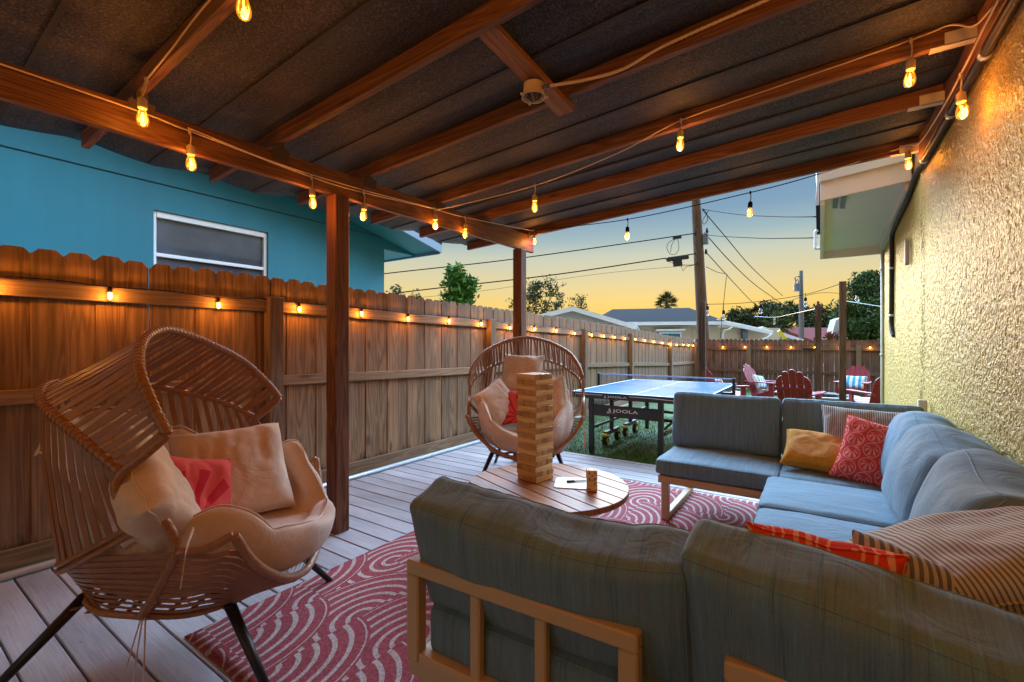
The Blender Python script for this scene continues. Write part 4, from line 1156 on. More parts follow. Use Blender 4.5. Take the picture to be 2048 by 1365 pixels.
def palm_mat(name, base, lines, kind):
    """coral fabric with pale drawn leaves"""
    m, g, b = newmat(name)
    o = g.obj()
    p = g.xyz(o)
    if kind == 'lattice':
        T = .088
        col = g.m('FLOOR', g.m('DIVIDE', p[0], T))
        odd = g.m('MODULO', g.m('ABSOLUTE', col), 2.0)
        u = g.m('SUBTRACT', g.m('SUBTRACT', g.m('DIVIDE', p[0], T), col), .5)
        vv = g.m('ADD', g.m('DIVIDE', p[1], T * 1.05), g.m('MULTIPLY', odd, .5))
        v = g.m('SUBTRACT', g.m('SUBTRACT', vv, g.m('FLOOR', vv)), .5)
        r = g.m('SQRT', g.m('ADD', g.m('MULTIPLY', u, u), g.m('MULTIPLY', v, v)))
        v2 = g.m('SUBTRACT', v, .22)
        an = g.m('ARCTAN2', u, v2)
        r2 = g.m('SQRT', g.m('ADD', g.m('MULTIPLY', u, u), g.m('MULTIPLY', v2, v2)))
        ring = g.m('LESS_THAN', g.m('ABSOLUTE', g.m('SUBTRACT', r, .455)), .028)
        ray = g.m('GREATER_THAN', g.m('SINE', g.m('MULTIPLY', an, 10.0)), .15)
        ray = g.m('MULTIPLY', ray, g.m('MULTIPLY', g.m('GREATER_THAN', r2, .14), g.m('LESS_THAN', r, .36)))
        ray = g.m('MULTIPLY', ray, g.m('LESS_THAN', v, .25))
        line = g.m('MAXIMUM', ring, ray)
    else:   # one large sprig
        v2 = g.m('ADD', p[1], .10); u = g.m('ADD', p[0], .02)
        an = g.m('ARCTAN2', u, v2)
        r = g.m('SQRT', g.m('ADD', g.m('MULTIPLY', u, u), g.m('MULTIPLY', v2, v2)))
        ray = g.m('GREATER_THAN', g.m('SINE', g.m('MULTIPLY', an, 11.0)), .1)
        line = g.m('MULTIPLY', ray, g.m('LESS_THAN', r, .20))
    wv = g.noise(o, 420, 2, .8)
    c = g.mix(g.m('MULTIPLY', line, .85), base, lines)
    c = g.mix(.6, c, g.mix(1.0, c, g.ramp(wv, [(.3, .7), (.7, 1.25)]), 'MULTIPLY'))
    g.set(b.inputs['Base Color'], c); b.inputs['Roughness'].default_value = .85; b.inputs['Specular IOR Level'].default_value = .15
    g.set(b.inputs['Normal'], g.bump(g.m('ADD', g.m('MULTIPLY', wv, .2), g.noise(o, 11, 3)), .25, .01))
    return m
M['coral_sprig'] = palm_mat('coral fabric with dark sprig', (0.72, 0.10, 0.09), (0.52, 0.012, 0.03), 'sprig')
M['coral_leaf'] = palm_mat('coral fabric with pale leaf lattice', (0.60, 0.060, 0.048), (0.75, 0.31, 0.24), 'lattice')
M['coral_orange'] = palm_mat('orange coral leaf fabric', (0.62, 0.055, 0.022), (0.78, 0.36, 0.22), 'lattice')
def stripe(name, period, duty, dark, lightc, axis=0):
    m, g, b = newmat(name); o = g.obj(); p = g.xyz(o)
    q = g.m('ADD', g.m('DIVIDE', p[axis], period), g.m('MULTIPLY', g.noise(o, 6, 2), .25))
    f = g.m('FRACT', q)
    line = g.m('LESS_THAN', f, duty)
    wv = g.noise(o, 500, 2, .8)
    c = g.mix(line, lightc, dark)
    c = g.mix(.5, c, g.mix(1.0, c, g.ramp(wv, [(.3, .7), (.7, 1.3)]), 'MULTIPLY'))
    g.set(b.inputs['Base Color'], c); b.inputs['Roughness'].default_value = .85; b.inputs['Specular IOR Level'].default_value = .15
    g.set(b.inputs['Normal'], g.bump(g.noise(o, 10, 3), .25, .01))
    return m
M['ticking'] = stripe('ticking stripe fabric', .0115, .42, (0.15, 0.145, 0.14), (0.47, 0.44, 0.405))
M['navy_stripe'] = stripe('navy wide stripe fabric', .016, .5, (0.13, 0.135, 0.155), (0.42, 0.40, 0.38))
M['cabana'] = stripe('blue and white stripe fabric', .125, .5, (0.06, 0.42, 0.74), (0.80, 0.82, 0.84))

# pillows in the near chair (chair-local frames)
def chair_pillows(Cm, spec):
    for lab, w, h, t, pos, x, z, mt, sd in spec: pillow(lab, w, h, t, Cm @ frame(pos, x, z=z), mt, sd, wr=1.25)
chair_pillows(C1, [
    ('beige pillow propped in the near corner of the left egg chair', .43, .43, .20, (.125, -.36, .755), (.62, -.55, -.56), (.72, .50, .45), M['beige'], 3),
    ('plump beige pillow leaning at the far side of the near egg chair', .47, .44, .26, (.185, .15, .69), (.82, .57, .03), (.50, -.68, .50), M['beige'], 4),
    ('small coral pillow with dark leaf sprig in the near egg chair', .34, .34, .12, (.165, -.175, .68), (.45, .80, -.28), (.80, -.42, .35), M['coral_sprig'], 5)])
chair_pillows(C2, [
    ('round edged beige pillow at the left side of the far egg chair', .37, .38, .20, (.16, -.275, .73), (.60, -.60, -.42), (.72, .52, .40), M['beige'], 6),
    ('beige pillow leaning on the right side of the far egg chair', .40, .40, .18, (.15, .25, .75), (.62, .55, .40), (.65, -.62, .30), M['beige'], 7),
    ('beige pillow propped high against the back of the far egg chair', .42, .42, .14, (-.16, -.05, .99), (.08, 1, -.05), (.9, -.05, .35), M['beige'], 8),
    ('coral pillow behind the block tower in the far egg chair', .33, .33, .12, (.14, -.08, .70), (-.25, .90, .05), (.88, .22, .35), M['coral_sprig'], 9)])

# ------------------------------------------------------------------ coffee table
TC, TR, TA = Vector((-1.425, 2.50, 0)), .50, R(-20.7)
ct = thing('coffee_table', 'round slatted wooden coffee table with a flared slat base on the rug', 'coffee table', (TC.x, TC.y, 0.010), TA)
mb = MB(); n = 9; sw = 2 * TR / n
for i in range(n):
    y0, y1 = -TR + i * sw + .003, -TR + (i + 1) * sw - .003
    poly = []
    k = 10
    for j in range(k + 1):
        y = y0 + (y1 - y0) * j / k; poly.append((math.sqrt(max(1e-6, TR * TR - y * y)), y))
    for j in range(k, -1, -1):
        y = y0 + (y1 - y0) * j / k; poly.append((-math.sqrt(max(1e-6, TR * TR - y * y)), y))
    mb.prism(poly, .375, .41)
mb.build('table_top', M['teak'], ct, bevel=.003)
mb = MB(); n = 34
for i in range(n):
    a = 2 * math.pi * i / n; c_, s_ = math.cos(a), math.sin(a)
    mb.beam((.22 * c_, .22 * s_, .374), (.30 * c_, .30 * s_, 0), .022, .014, up=(c_, s_, 0))
mb.build('base_slats', M['teak'], ct)
mb = MB(); mb.lathe([(.195, .345), (.235, .345), (.235, .374), (.195, .374)], 40); mb.lathe([(.265, .0), (.290, .0), (.283, .03), (.265, .03)], 40)
mb.build('base_ring', M['teak'], ct)
TZ = .42
# stacked block tower
names = ['topmost', 'second', 'third', 'fourth', 'fifth', 'sixth', 'seventh', 'eighth', 'ninth', 'tenth', 'eleventh', 'twelfth', 'thirteenth', 'fourteenth', 'fifteenth', 'sixteenth', 'seventeenth', 'eighteenth', 'nineteenth', 'lowest']
TW = Matrix.Translation((-1.542, 2.546, TZ + .0005)) @ Matrix.Rotation(R(-10.4), 4, 'Z')
NL, BH, BL = 20, .0343, .167; BWd = BL / 3
rng = random.Random(4)
blk = {}
for key in range(6):
    m = M['pine'] if key % 2 == 0 else M['pine_dark']
    mb = MB(); mb.box((-BL / 2, -BWd / 2 + .0012, .0003), (BL / 2, BWd / 2 - .0012, BH - .0006), key / 6.0 + .08)
    mb.r[3] += 2; mb.r[5] += 2
    me = mb.build('wooden_block', m, bevel=.0022)
    blk[key] = me
used = set()
for L_ in range(NL):            # L_ counts from the top
    z = (NL - 1 - L_) * BH
    along_left = (L_ % 2 == 0)
    lay_rot = Matrix.Identity(4) if along_left else Matrix.Rotation(R(90), 4, 'Z')
    jig = Matrix.Translation((rng.uniform(-.003, .003), rng.uniform(-.003, .003), 0)) @ Matrix.Rotation(R(rng.uniform(-1.1, 1.1)), 4, 'Z')
    for k in range(3):
        key = rng.choice([0, 0, 2, 2, 4, 4, 1, 3]) if along_left or True else 0
        if key in used: o = blk[key].copy(); COL.objects.link(o)
        else: o = blk[key]; used.add(key)
        o.matrix_world = TW @ jig @ Matrix.Translation((0, 0, z)) @ lay_rot @ Matrix.Translation((rng.uniform(-.006, .006), (k - 1) * BWd, 0)) @ Matrix.Rotation(math.pi * rng.randint(0, 1), 4, 'Z')
        pos = (('front', 'middle', 'rear') if along_left else ('right', 'middle', 'left'))[k]
        w = 'broadside' if along_left else 'end on'
        tag(o, f"{pos} pine block of three lying {w} in the {names[L_]} layer of the stacked tower", 'wooden block', 'blocks of the stacked tower')
for key in blk:
    if key not in used: bpy.data.objects.remove(blk[key])
# dice
def die(label, loc, rz, front, top, side):
    s = .063; t = thing('wooden_die', label, 'die', loc, rz)
    mb = MB(); mb.box((-s / 2, -s / 2, 0), (s / 2, s / 2, s), .4); mb.build('cube', M['pine'], t, bevel=.006, seg=3)
    L5 = {1: [(0, 0)], 2: [(-1, -1), (1, 1)], 3: [(-1, -1), (0, 0), (1, 1)], 4: [(-1, -1), (1, 1), (-1, 1), (1, -1)], 5: [(-1, -1), (1, 1), (-1, 1), (1, -1), (0, 0)], 6: [(-1, -1), (-1, 0), (-1, 1), (1, -1), (1, 0), (1, 1)]}
    mb = MB(); q = .016; r = .0048
    for (u, v) in L5[front]: mb.lathe([(r, 0), (0, .0004)], 12, mat=Matrix.Translation((u * q, -s / 2 - .0006, s / 2 + v * q)) @ Matrix.Rotation(R(90), 4, 'X'), cap=False)
    for (u, v) in L5[top]: mb.lathe([(r, 0), (0, .0004)], 12, mat=Matrix.Translation((u * q, v * q, s + .0006)), cap=False)
    for (u, v) in L5[side]: mb.lathe([(r, 0), (0, .0004)], 12, mat=Matrix.Translation((-s / 2 - .0006, u * q, s / 2 + v * q)) @ Matrix.Rotation(R(-90), 4, 'Y'), cap=False)
    mb.build('pips', plain('burnt pips', (0.10, 0.025, 0.012), .7), t, fix=False)
die('wooden die resting on the table top under another die', (-1.135, 2.53, TZ + .001), R(27), 2, 3, 1)
die('upper wooden die showing five dots, stacked on another die', (-1.135, 2.528, TZ + .0645), R(30), 5, 6, 4)
wb = MB()
wb.prism([(-.10, -.11), (.09, -.11), (.115, -.085), (.115, .09), (.095, .115), (-.095, .115), (-.115, .09), (-.115, -.09)], 0, .005)
o = wb.build('whiteboard', M['white'], bevel=.002); o.matrix_world = Matrix.Translation((-1.285, 2.585, TZ + .001)) @ Matrix.Rotation(R(24), 4, 'Z')
tag(o, 'small white scoreboard lying on the coffee table beside the dice', 'whiteboard')
mk = thing('marker_pen', 'white marker pen with black cap lying on the white scoreboard', 'marker', (-1.285, 2.60, TZ + .0135), R(46))
mb = MB(); mb.lathe([(.0045, -.0), (.0065, .004), (.0065, .075), (.004, .08)], 12, mat=Matrix.Rotation(R(90), 4, 'Y')); mb.build('barrel', M['white'], mk, smooth=True)
mb = MB(); mb.lathe([(.005, -.05), (.0075, -.046), (.0075, 0), (.0065, 0.001)], 12, mat=Matrix.Rotation(R(90), 4, 'Y')); mb.build('cap', M['black_metal'], mk, smooth=True)

# ------------------------------------------------------------------ sectional sofa
def cushion_mb(w, d, h, r=.04, puff=.02, n=22, seed=0, wr=.006, sag=0.0, side=.0, drop=0.0, dip=0.0):
    mb = MB(); idx = {}; sd = Vector((seed * 7.1, seed * 2.3, seed * .7))
    f = lambda i: math.copysign(abs(2 * i / n - 1) ** .75, 2 * i / n - 1)
    hx, hy, hz = w / 2, d / 2, h / 2
    def P(i, j, k):
        p = Vector((f(i) * hx, f(j) * hy, f(k) * hz))
        q = Vector((max(-hx + r, min(hx - r, p.x)), max(-hy + r, min(hy - r, p.y)), max(-hz + r, min(hz - r, p.z))))
        dv = p - q
        if dv.length > 1e-9: p = q + dv.normalized() * min(r, dv.length * 1.3)
        x, y, z = p.x / hx, p.y / hy, p.z / hz
        b = max(0, 1 - x * x)
        p.z += puff * z * b * max(0, 1 - y * y) if hy > hz else 0
        if hy <= hz:
            p.y += puff * y * b ** .6 * max(0, 1 - z * z) ** .6
            if z > 0: p.z -= sag * z * (x * x * .3 + .7 * (.5 + .5 * math.sin(x * 3.3 + seed)))
        if dip and z > -.5: p.z -= dip * (1 - x * x) * (z + .5) / 1.5
        if drop and z > -.5: p.z -= drop * x * (z + .5) / 1.5
        if side: p.x += side * x * max(0, 1 - z * z)
        e = Vector((p.x * 8, p.y * 8, p.z * 8)) + sd
        nn = Vector((x, y, z)).normalized()
        top = .35 + .65 * max(0, (z if hy <= hz else abs(x)))
        p += nn * (mnoise.noise(e) * wr + mnoise.noise(Vector((p.x * 26, p.y * 7, p.z * 7)) + sd) * wr * .8 * top)
        return p
    def V(i, j, k):
        if (i, j, k) not in idx: idx[(i, j, k)] = len(mb.v); mb.v.append(P(i, j, k))
        return idx[(i, j, k)]
    for a in range(n):
        for b in range(n):
            for s in (0, n):
                q = [V(a, b, s), V(a + 1, b, s), V(a + 1, b + 1, s), V(a, b + 1, s)]; mb.f.append(tuple(q if s else q[::-1]))
                q = [V(a, s, b), V(a + 1, s, b), V(a + 1, s, b + 1), V(a, s, b + 1)]; mb.f.append(tuple(q[::-1] if s else q))
                q = [V(s, a, b), V(s, a + 1, b), V(s, a + 1, b + 1), V(s, a, b + 1)]; mb.f.append(tuple(q if s else q[::-1]))
    mb.r = [.5] * len(mb.f)
    global CUSH_RINGS
    CUSH_RINGS = []
    for s in (0, n):
        q = (lambda a, b: idx[(a, s, b)]) if hy <= hz else (lambda a, b: idx[(a, b, s)])
        CUSH_RINGS.append([q(i, 0) for i in range(n)] + [q(n, j) for j in range(n)] + [q(i, n) for i in range(n, 0, -1)] + [q(0, j) for j in range(n, 0, -1)])
    return mb
def cushion(kind, label, size, mat, seed, group, **kw):
    o = cushion_mb(*size, seed=seed, **kw).build(kind, M['sofa'], smooth=True, fix=False)
    o.matrix_world = mat
    md = o.modifiers.new('s', 'SUBSURF'); md.levels = 1; md.render_levels = 1
    V_ = [v.co.copy() for v in o.data.vertices]; pb = MB()
    for ring in CUSH_RINGS: pb.tube([V_[i] * 0.997 for i in ring], .0032, 5, closed=True)
    pb.build('piping', M['sofa'], o, smooth=True)
    return tag(o, label, 'cushion', group)
def T(x, y, z, rz=0.0, rx=0.0): return Matrix.Translation((x, y, z)) @ Matrix.Rotation(rz, 4, 'Z') @ Matrix.Rotation(rx, 4, 'X')
SG, BG = 'seat cushions of the sectional sofa', 'back cushions of the sectional sofa'
def sofa_frame(label, mat, w, d, back=True, legs=(True, True), h=.60, slats=2, z0=.285):
    """local: x along the width (0..w), y from front (0) to back (d)"""
    t = thing('sofa_frame', label, 'sofa frame', mat=mat)
    mb = MB(); z1 = z0 + .053
    mb.box((0, 0, z0), (w, .045, z1)); mb.box((0, d - .045, z0), (w, d, z1)); mb.box((0, .046, z0 + .001), (.045, d - .046, z1 - .001)); mb.box((w - .045, .046, z0 + .001), (w, d - .046, z1 - .001))
    for k in range(1, 4): mb.box((.046, d * k / 4 - .02, z0 + .01), (w - .046, d * k / 4 + .02, z0 + .03))
    mb.build('seat_frame', M['frame'], t, bevel=.004)
    for on, x in zip(legs, (.015, w - .065)):
        if not on: continue
        mb = MB(); mb.box((x, .03, .010), (x + .05, .085, z0 - .001)); mb.box((x, d - .085, .010), (x + .05, d - .03, z0 - .001)); mb.box((x + .001, .086, .010), (x + .049, d - .086, .050))
        mb.build('leg', M['frame'], t, bevel=.004)
    if back:
        mb = MB(); y0, y1 = d - .035, d + .012
        mb.box((0, y0, h - .045), (w, y1, h))
        mb.box((0, y0 + .001, z1 + .001), (.05, y1 - .001, h - .046)); mb.box((w - .05, y0 + .001, z1 + .001), (w, y1 - .001, h - .046))
        for k in range(slats):
            x = .05 + (w - .10) * (k + 1) / (slats + 1); mb.box((x - .018, y0 + .008, z1 + .001), (x + .018, y1 - .008, h - .046))
        mb.box((.051, y0 + .002, z1 + .001), (w - .051, y1 - .002, z1 + .035))
        mb.build('backrest_frame', M['frame'], t, bevel=.005)
    return t
def floorz(m): return m
# far row (faces the camera)
sofa_frame('far left sofa frame with one open sled leg beside the lawn', Matrix.Translation((-.985, 3.36, 0)), .77, .87, True, (True, False), .64)
sofa_frame('far corner sofa frame under the patterned throw pillows', Matrix.Translation((-.205, 3.36, 0)), .78, .87, True, (False, True), .64)
cushion('seat_cushion', 'blue grey seat cushion at the open left end of the far sofa row', (.79, .76, .115), T(-.615, 3.73, .400), 11, SG, r=.035, puff=.016)
cushion('seat_cushion', 'blue grey seat cushion in the far corner under the mustard and coral pillows', (.80, .76, .115), T(.175, 3.735, .400), 12, SG, r=.035, puff=.016)
cushion('back_cushion', 'left back cushion of the far sofa row, beside the table tennis table', (.78, .17, .45), T(-.63, 3.96, .672, 0, R(-13)), 13, BG, r=.04, puff=.04, sag=.012)
cushion('back_cushion', 'right back cushion of the far sofa row behind the striped pillow', (.80, .17, .45), T(.165, 3.96, .668, 0, R(-13)), 14, BG, r=.04, puff=.04, sag=.012)
# wall row
W90 = Matrix.Rotation(R(-90), 4, 'Z')
sofa_frame('sofa frame along the ochre wall, far half', Matrix.Translation((-.22, 3.32, 0)) @ W90, .63, .83, True, (False, False), .58)
sofa_frame('sofa frame along the ochre wall, near half', Matrix.Translation((-.22, 2.68, 0)) @ W90, .63, .83, True, (False, True), .58)
cushion('seat_cushion', 'farther of the two long blue seat cushions along the ochre wall', (.63, .80, .125), T(.12, 3.005, .405, R(-90)), 15, SG, r=.04, puff=.02)
cushion('seat_cushion', 'nearer of the two long blue seat cushions along the ochre wall', (.63, .80, .125), T(.13, 2.36, .405, R(-90)), 16, SG, r=.04, puff=.02)
cushion('back_cushion', 'farthest slumped back cushion against the ochre wall in the corner', (.66, .20, .47), T(.47, 3.52, .672, R(-90), R(-17)), 17, BG, r=.08, puff=.06, sag=.06, wr=.010)
cushion('back_cushion', 'middle slumped back cushion against the ochre wall', (.70, .21, .48), T(.455, 2.80, .680, R(-88), R(-18)), 18, BG, r=.08, puff=.07, sag=.07, wr=.011)
cushion('back_cushion', 'nearest slumped back cushion against the ochre wall, cut by the photo edge', (.70, .21, .48), T(.455, 2.10, .680, R(-92), R(-18)), 19, BG, r=.08, puff=.07, sag=.06, wr=.011)
# near row (back to the camera)
NR = Matrix.Rotation(R(180 + 2.7), 4, 'Z')
sofa_frame('near left sofa frame with its open backrest towards the camera', Matrix.Translation((-.405, 1.955, 0)) @ NR, .76, .87, True, (True, True), .595, 2, .215)
sofa_frame('near right sofa frame, backrest corner at the bottom edge', Matrix.Translation((.60, 2.02, 0)) @ NR, .82, .87, True, (True, False), .595, 2, .215)
cushion('seat_cushion', 'blue grey seat cushion on the near left sofa frame', (.80, .80, .17), T(-.70, 1.50, .356, R(2.7)), 20, SG, r=.04, puff=.016)
cushion('seat_cushion', 'blue grey seat cushion in the near corner under the striped pillows', (.80, .80, .17), T(.145, 1.57, .356, R(2.7)), 21, SG, r=.04, puff=.016)
cushion('back_cushion', 'left of the two olive lit back cushions close to the camera', (.85, .18, .42), T(-.69, 1.195, .628, R(185.5), R(-17)), 22, BG, drop=-.016, dip=.045, r=.035, puff=.045, sag=.03, n=36, wr=.009)
cushion('back_cushion', 'right of the two olive lit back cushions close to the camera', (.82, .18, .42), T(.140, 1.225, .618, R(176.5), R(-17)), 23, BG, drop=-.046, dip=.022, r=.035, puff=.045, sag=.03, n=36, wr=.009)
# throw pillows
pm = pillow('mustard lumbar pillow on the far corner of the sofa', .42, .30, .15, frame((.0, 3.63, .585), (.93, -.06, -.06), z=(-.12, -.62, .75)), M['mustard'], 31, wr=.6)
mb = MB(); mb.box((-.001, -.014, -.001), (.022, .014, .001)); lb = mb.build('care_label', M['black_metal'], pm); lb.location = (.222, -.07, .0)
pillow('coral pillow with pale leaf lattice beside the mustard pillow', .42, .42, .17, frame((.30, 3.54, .615), (.90, -.12, -.20), z=(-.30, -.80, .48)), M['coral_leaf'], 32)
pillow('narrow ticking striped pillow behind the coral leaf pillow', .54, .38, .14, frame((.27, 3.72, .70), (.99, -.02, -.03), z=(-.04, -.86, .45)), M['ticking'], 33)
pillow('orange coral leaf pillow peeking over the near right back cushion', .31, .44, .14, frame((-.01, 1.37, .648), (1, .06, -.04), z=(.02, .90, .42)), M['coral_orange'], 34)
pillow('large ticking striped pillow at the right edge behind the near back cushion', .62, .50, .19, frame((.385, 1.60, .765), (.88, .30, .26), z=(-.34, .06, .90)), M['ticking'], 35)
pillow('small navy striped pillow tucked between the orange pillow and the large striped pillow', .34, .30, .12, frame((.21, 1.31, .685), (.93, .15, -.30), z=(.10, -.75, .65)), M['navy_stripe'], 36)
pillow('dark striped pillow mostly hidden behind the coral leaf pillow', .40, .34, .12, frame((.33, 3.62, .60), (.5, -.8, 0), z=(-.75, -.45, .45)), M['navy_stripe'], 37)
# ------------------------------------------------------------------ table tennis table
TX0, TX1, TY0, TYN, TY1, TTZ = -2.57, -1.03, 5.14, 6.28, 7.45, .71
tt = thing('table_tennis_table', 'blue table tennis table with charcoal frame on the turf', 'table tennis table', ((TX0 + TX1) / 2, TYN, gz(6)))
off = tt.location
for a, b_ in ((TY0, TYN - .006), (TYN + .006, TY1)):
    mb = MB(); mb.box((TX0, a, TTZ - .018), (TX1, b_, TTZ)); top = mb.build('table_half', M['table_blue'], tt, off=off, bevel=.002)
    mb = MB(); e = .0012; z0, z1 = TTZ + .0005, TTZ + .0012; lw = .02
    mb.box((TX0, a, z0), (TX0 + lw, b_, z1)); mb.box((TX1 - lw, a, z0), (TX1, b_, z1))
    yy = a if a == TY0 else b_ - lw
    mb.box((TX0 + lw, yy, z0), (TX1 - lw, yy + lw, z1)); xm = (TX0 + TX1) / 2; mb.box((xm - .0025, a + lw + .001, z0), (xm + .0025, b_ - lw - .001, z1))
    mb.build('line', M['white'], top, off=off)
    mb = MB(); zz0, zz1 = TTZ - .075, TTZ - .0185
    if a == TY0: mb.box((TX0, a, zz0), (TX1, a + .02, zz1))
    else: mb.box((TX0, b_ - .02, zz0), (TX1, b_, zz1))
    mb.box((TX0, a + .021, zz0), (TX0 + .02, b_ - .021, zz1)); mb.box((TX1 - .02, a + .021, zz0), (TX1, b_ - .021, zz1))
    mb.build('apron', M['black_paint'], tt, off=off)
mb = MB()   # pale arc stripe along the near apron, interrupted by the lettering
for x0, x1 in ((TX0 + .05, -2.17), (-1.84, TX1 - .05)):
    for k in range(8):
        xa, xb = x0 + (x1 - x0) * k / 8, x0 + (x1 - x0) * (k + 1) / 8
        f = lambda x: TTZ - .024 - .035 * (max(0, x + 1.75) / .7) ** 2
        mb.hexa([(xa, TY0 - .003, f(xa) - .007), (xb, TY0 - .003, f(xb) - .007), (xb, TY0 - .001, f(xb) - .007), (xa, TY0 - .001, f(xa) - .007), (xa, TY0 - .003, f(xa)), (xb, TY0 - .003, f(xb)), (xb, TY0 - .001, f(xb)), (xa, TY0 - .001, f(xa))])
mb.build('stripe', M['white_ink'], tt, off=off)
LY = 5.20
lx = [-2.356, -1.47]
for x in (-2.335, -1.49):
    mb = MB(); mb.box((x - .028, LY - .028, gz(LY)), (x + .028, LY + .028, TTZ - .076)); mb.build('leg', M['black_paint'], tt, off=off, bevel=.003)
    mb = MB(); mb.box((x - .028, 7.38 - .03, gz(7.4)), (x + .028, 7.38 + .026, TTZ - .076)); mb.build('leg', M['black_paint'], tt, off=off, bevel=.003)
mb = MB(); mb.box((-2.306, LY - .02, .425), (-1.519, LY + .02, .555)); pnl = mb.build('frame_panel', M['black_paint'], tt, off=off, bevel=.003)
for y in (5.92, 6.66):
    for x in (-2.36, -1.24):
        mb = MB(); mb.box((x - .022, y - .022, .12), (x + .022, y + .022, TTZ - .076)); mb.build('leg', M['black_paint'], tt, off=off)
        mb = MB(); mb.beam((x, y - .24, .11), (x, y + .24, .11), .05, .05); mb.build('wheel_bar', M['black_paint'], tt, off=off, bevel=.003)
for y in (5.70, 6.13, 6.45, 6.88):
    for x in (-2.36, -1.24):
        mb = MB(); ro = Matrix.Rotation(R(90), 4, 'Y')
        mb.lathe([(.028, -.026), (.062, -.026), (.070, -.018), (.070, .018), (.062, .026), (.028, .026), (.028, -.026)], 18, mat=ro, c=(x, y, gz(y) + .071), cap=False)
        wh = mb.build('wheel', M['rubber'], tt, off=off, smooth=False)
        mb = MB(); mb.lathe([(.0, -.030), (.030, -.028), (.030, .028), (0, .030)], 14, mat=ro, c=(x, y, gz(y) + .071), cap=False); mb.build('rim', M['yellow'], wh, off=off)
        mb = MB(); mb.box((x - .04, y - .055, .075), (x + .04, y + .02, .11)); mb.build('brake', M['yellow'], wh, off=off, bevel=.006)
mb = MB()
for y in (5.92, 6.66): mb.box((-2.337, y - .018, .30), (-1.263, y + .018, .34))
mb.box((-1.478, 5.229, .26), (-1.44, 7.35, .295)); mb.beam((-1.46, 5.25, .33), (-1.24, 5.9, .62), .02, .02)
mb.beam((-2.335, 5.23, .27), (-2.335, 7.34, .27), .03, .03)
mb.build('cross_bar', M['black_paint'], tt, off=off)
# lettering: triangular emblem and JOOLA
def letters(s, h, wx, origin, parent, y):
    fc = bpy.data.curves.new('lettering', 'FONT'); fc.body = s; fc.size = 1.0; fc.space_character = 1.08; fc.offset = .018; fc.extrude = .004; fc.align_x = 'LEFT'
    tmp = bpy.data.objects.new('lettering_tmp', fc); COL.objects.link(tmp)
    bpy.context.view_layer.update()
    me = bpy.data.meshes.new_from_object(tmp.evaluated_get(bpy.context.evaluated_depsgraph_get()))
    bpy.data.objects.remove(tmp)
    xs = [v.co.x for v in me.vertices]; x0, x1 = min(xs), max(xs); zs = [v.co.y for v in me.vertices]; a, b_ = min(zs), max(zs)
    for v in me.vertices:
        v.co = Vector((origin[0] - off.x + (v.co.x - x0) / (x1 - x0) * wx, y - off.y - v.co.z * .4, origin[1] - off.z + (v.co.y - a) / (b_ - a) * h))
    me.materials.clear(); me.materials.append(M['white_ink'])
    o = bpy.data.objects.new('lettering', me); COL.objects.link(o); o.parent = parent
    return o
def emblem(x, z, h, parent, y):
    mb = MB(); w = h * .95; fn = lambda a, b_, c: Vector((x + a * w, y - c, z + b_ * h))
    mb.prism([(0.02, 0), (.24, .36), (.52, .36), (.34, .16), (.98, .0)], 0, .002, fn); mb.prism([(.30, .46), (.62, 1.0), (.72, 1.0), (.98, .12), (.62, .30), (.58, .62)], 0, .002, fn)
    mb.build('emblem', M['white_ink'], parent, off=off)
ly = TY0 - .0008
apron_near = [c for c in tt.children if c.name.startswith('apron')][0]
emblem(-2.15, .650, .030, apron_near, ly); letters('JOOLA', .026, .24, (-2.105, .652), apron_near, ly)
ly = LY - .0208
emblem(-2.13, .465, .062, pnl, ly); letters('JOOLA', .050, .31, (-2.055, .470), pnl, ly)
# net
nz0, nz1 = TTZ + .006, TTZ + .152
nx0, nx1 = TX0 - .135, TX1 + .135
for x, s in ((nx0, 1), (nx1, -1)):
    mb = MB(); mb.box((x - .016, TYN - .02, TTZ - .06), (x + .016, TYN + .02, nz1 + .006)); mb.box((min(x, x + s * .16), TYN - .035, TTZ - .06), (max(x, x + s * .16), TYN + .035, TTZ - .022))
    mb.build('net_post', M['black_metal'], tt, off=off, bevel=.003)
mb = MB()
k = 120
for i in range(k + 1):
    x = nx0 + .02 + (nx1 - nx0 - .04) * i / k; mb.box((x - .0007, TYN - .0007, nz0), (x + .0007, TYN + .0007, nz1 - .012))
for j in range(10):
    z = nz0 + (nz1 - .014 - nz0) * j / 9; mb.box((nx0 + .017, TYN - .0018, z - .0007), (nx1 - .017, TYN - .0009, z + .0007))
net = mb.build('net', M['netm'], tt, off=off, fix=False)
mb = MB(); mb.box((nx0 + .017, TYN - .003, nz1 - .013), (nx1 - .017, TYN + .003, nz1 + .003)); mb.build('tape', M['net_tape'], net, off=off)

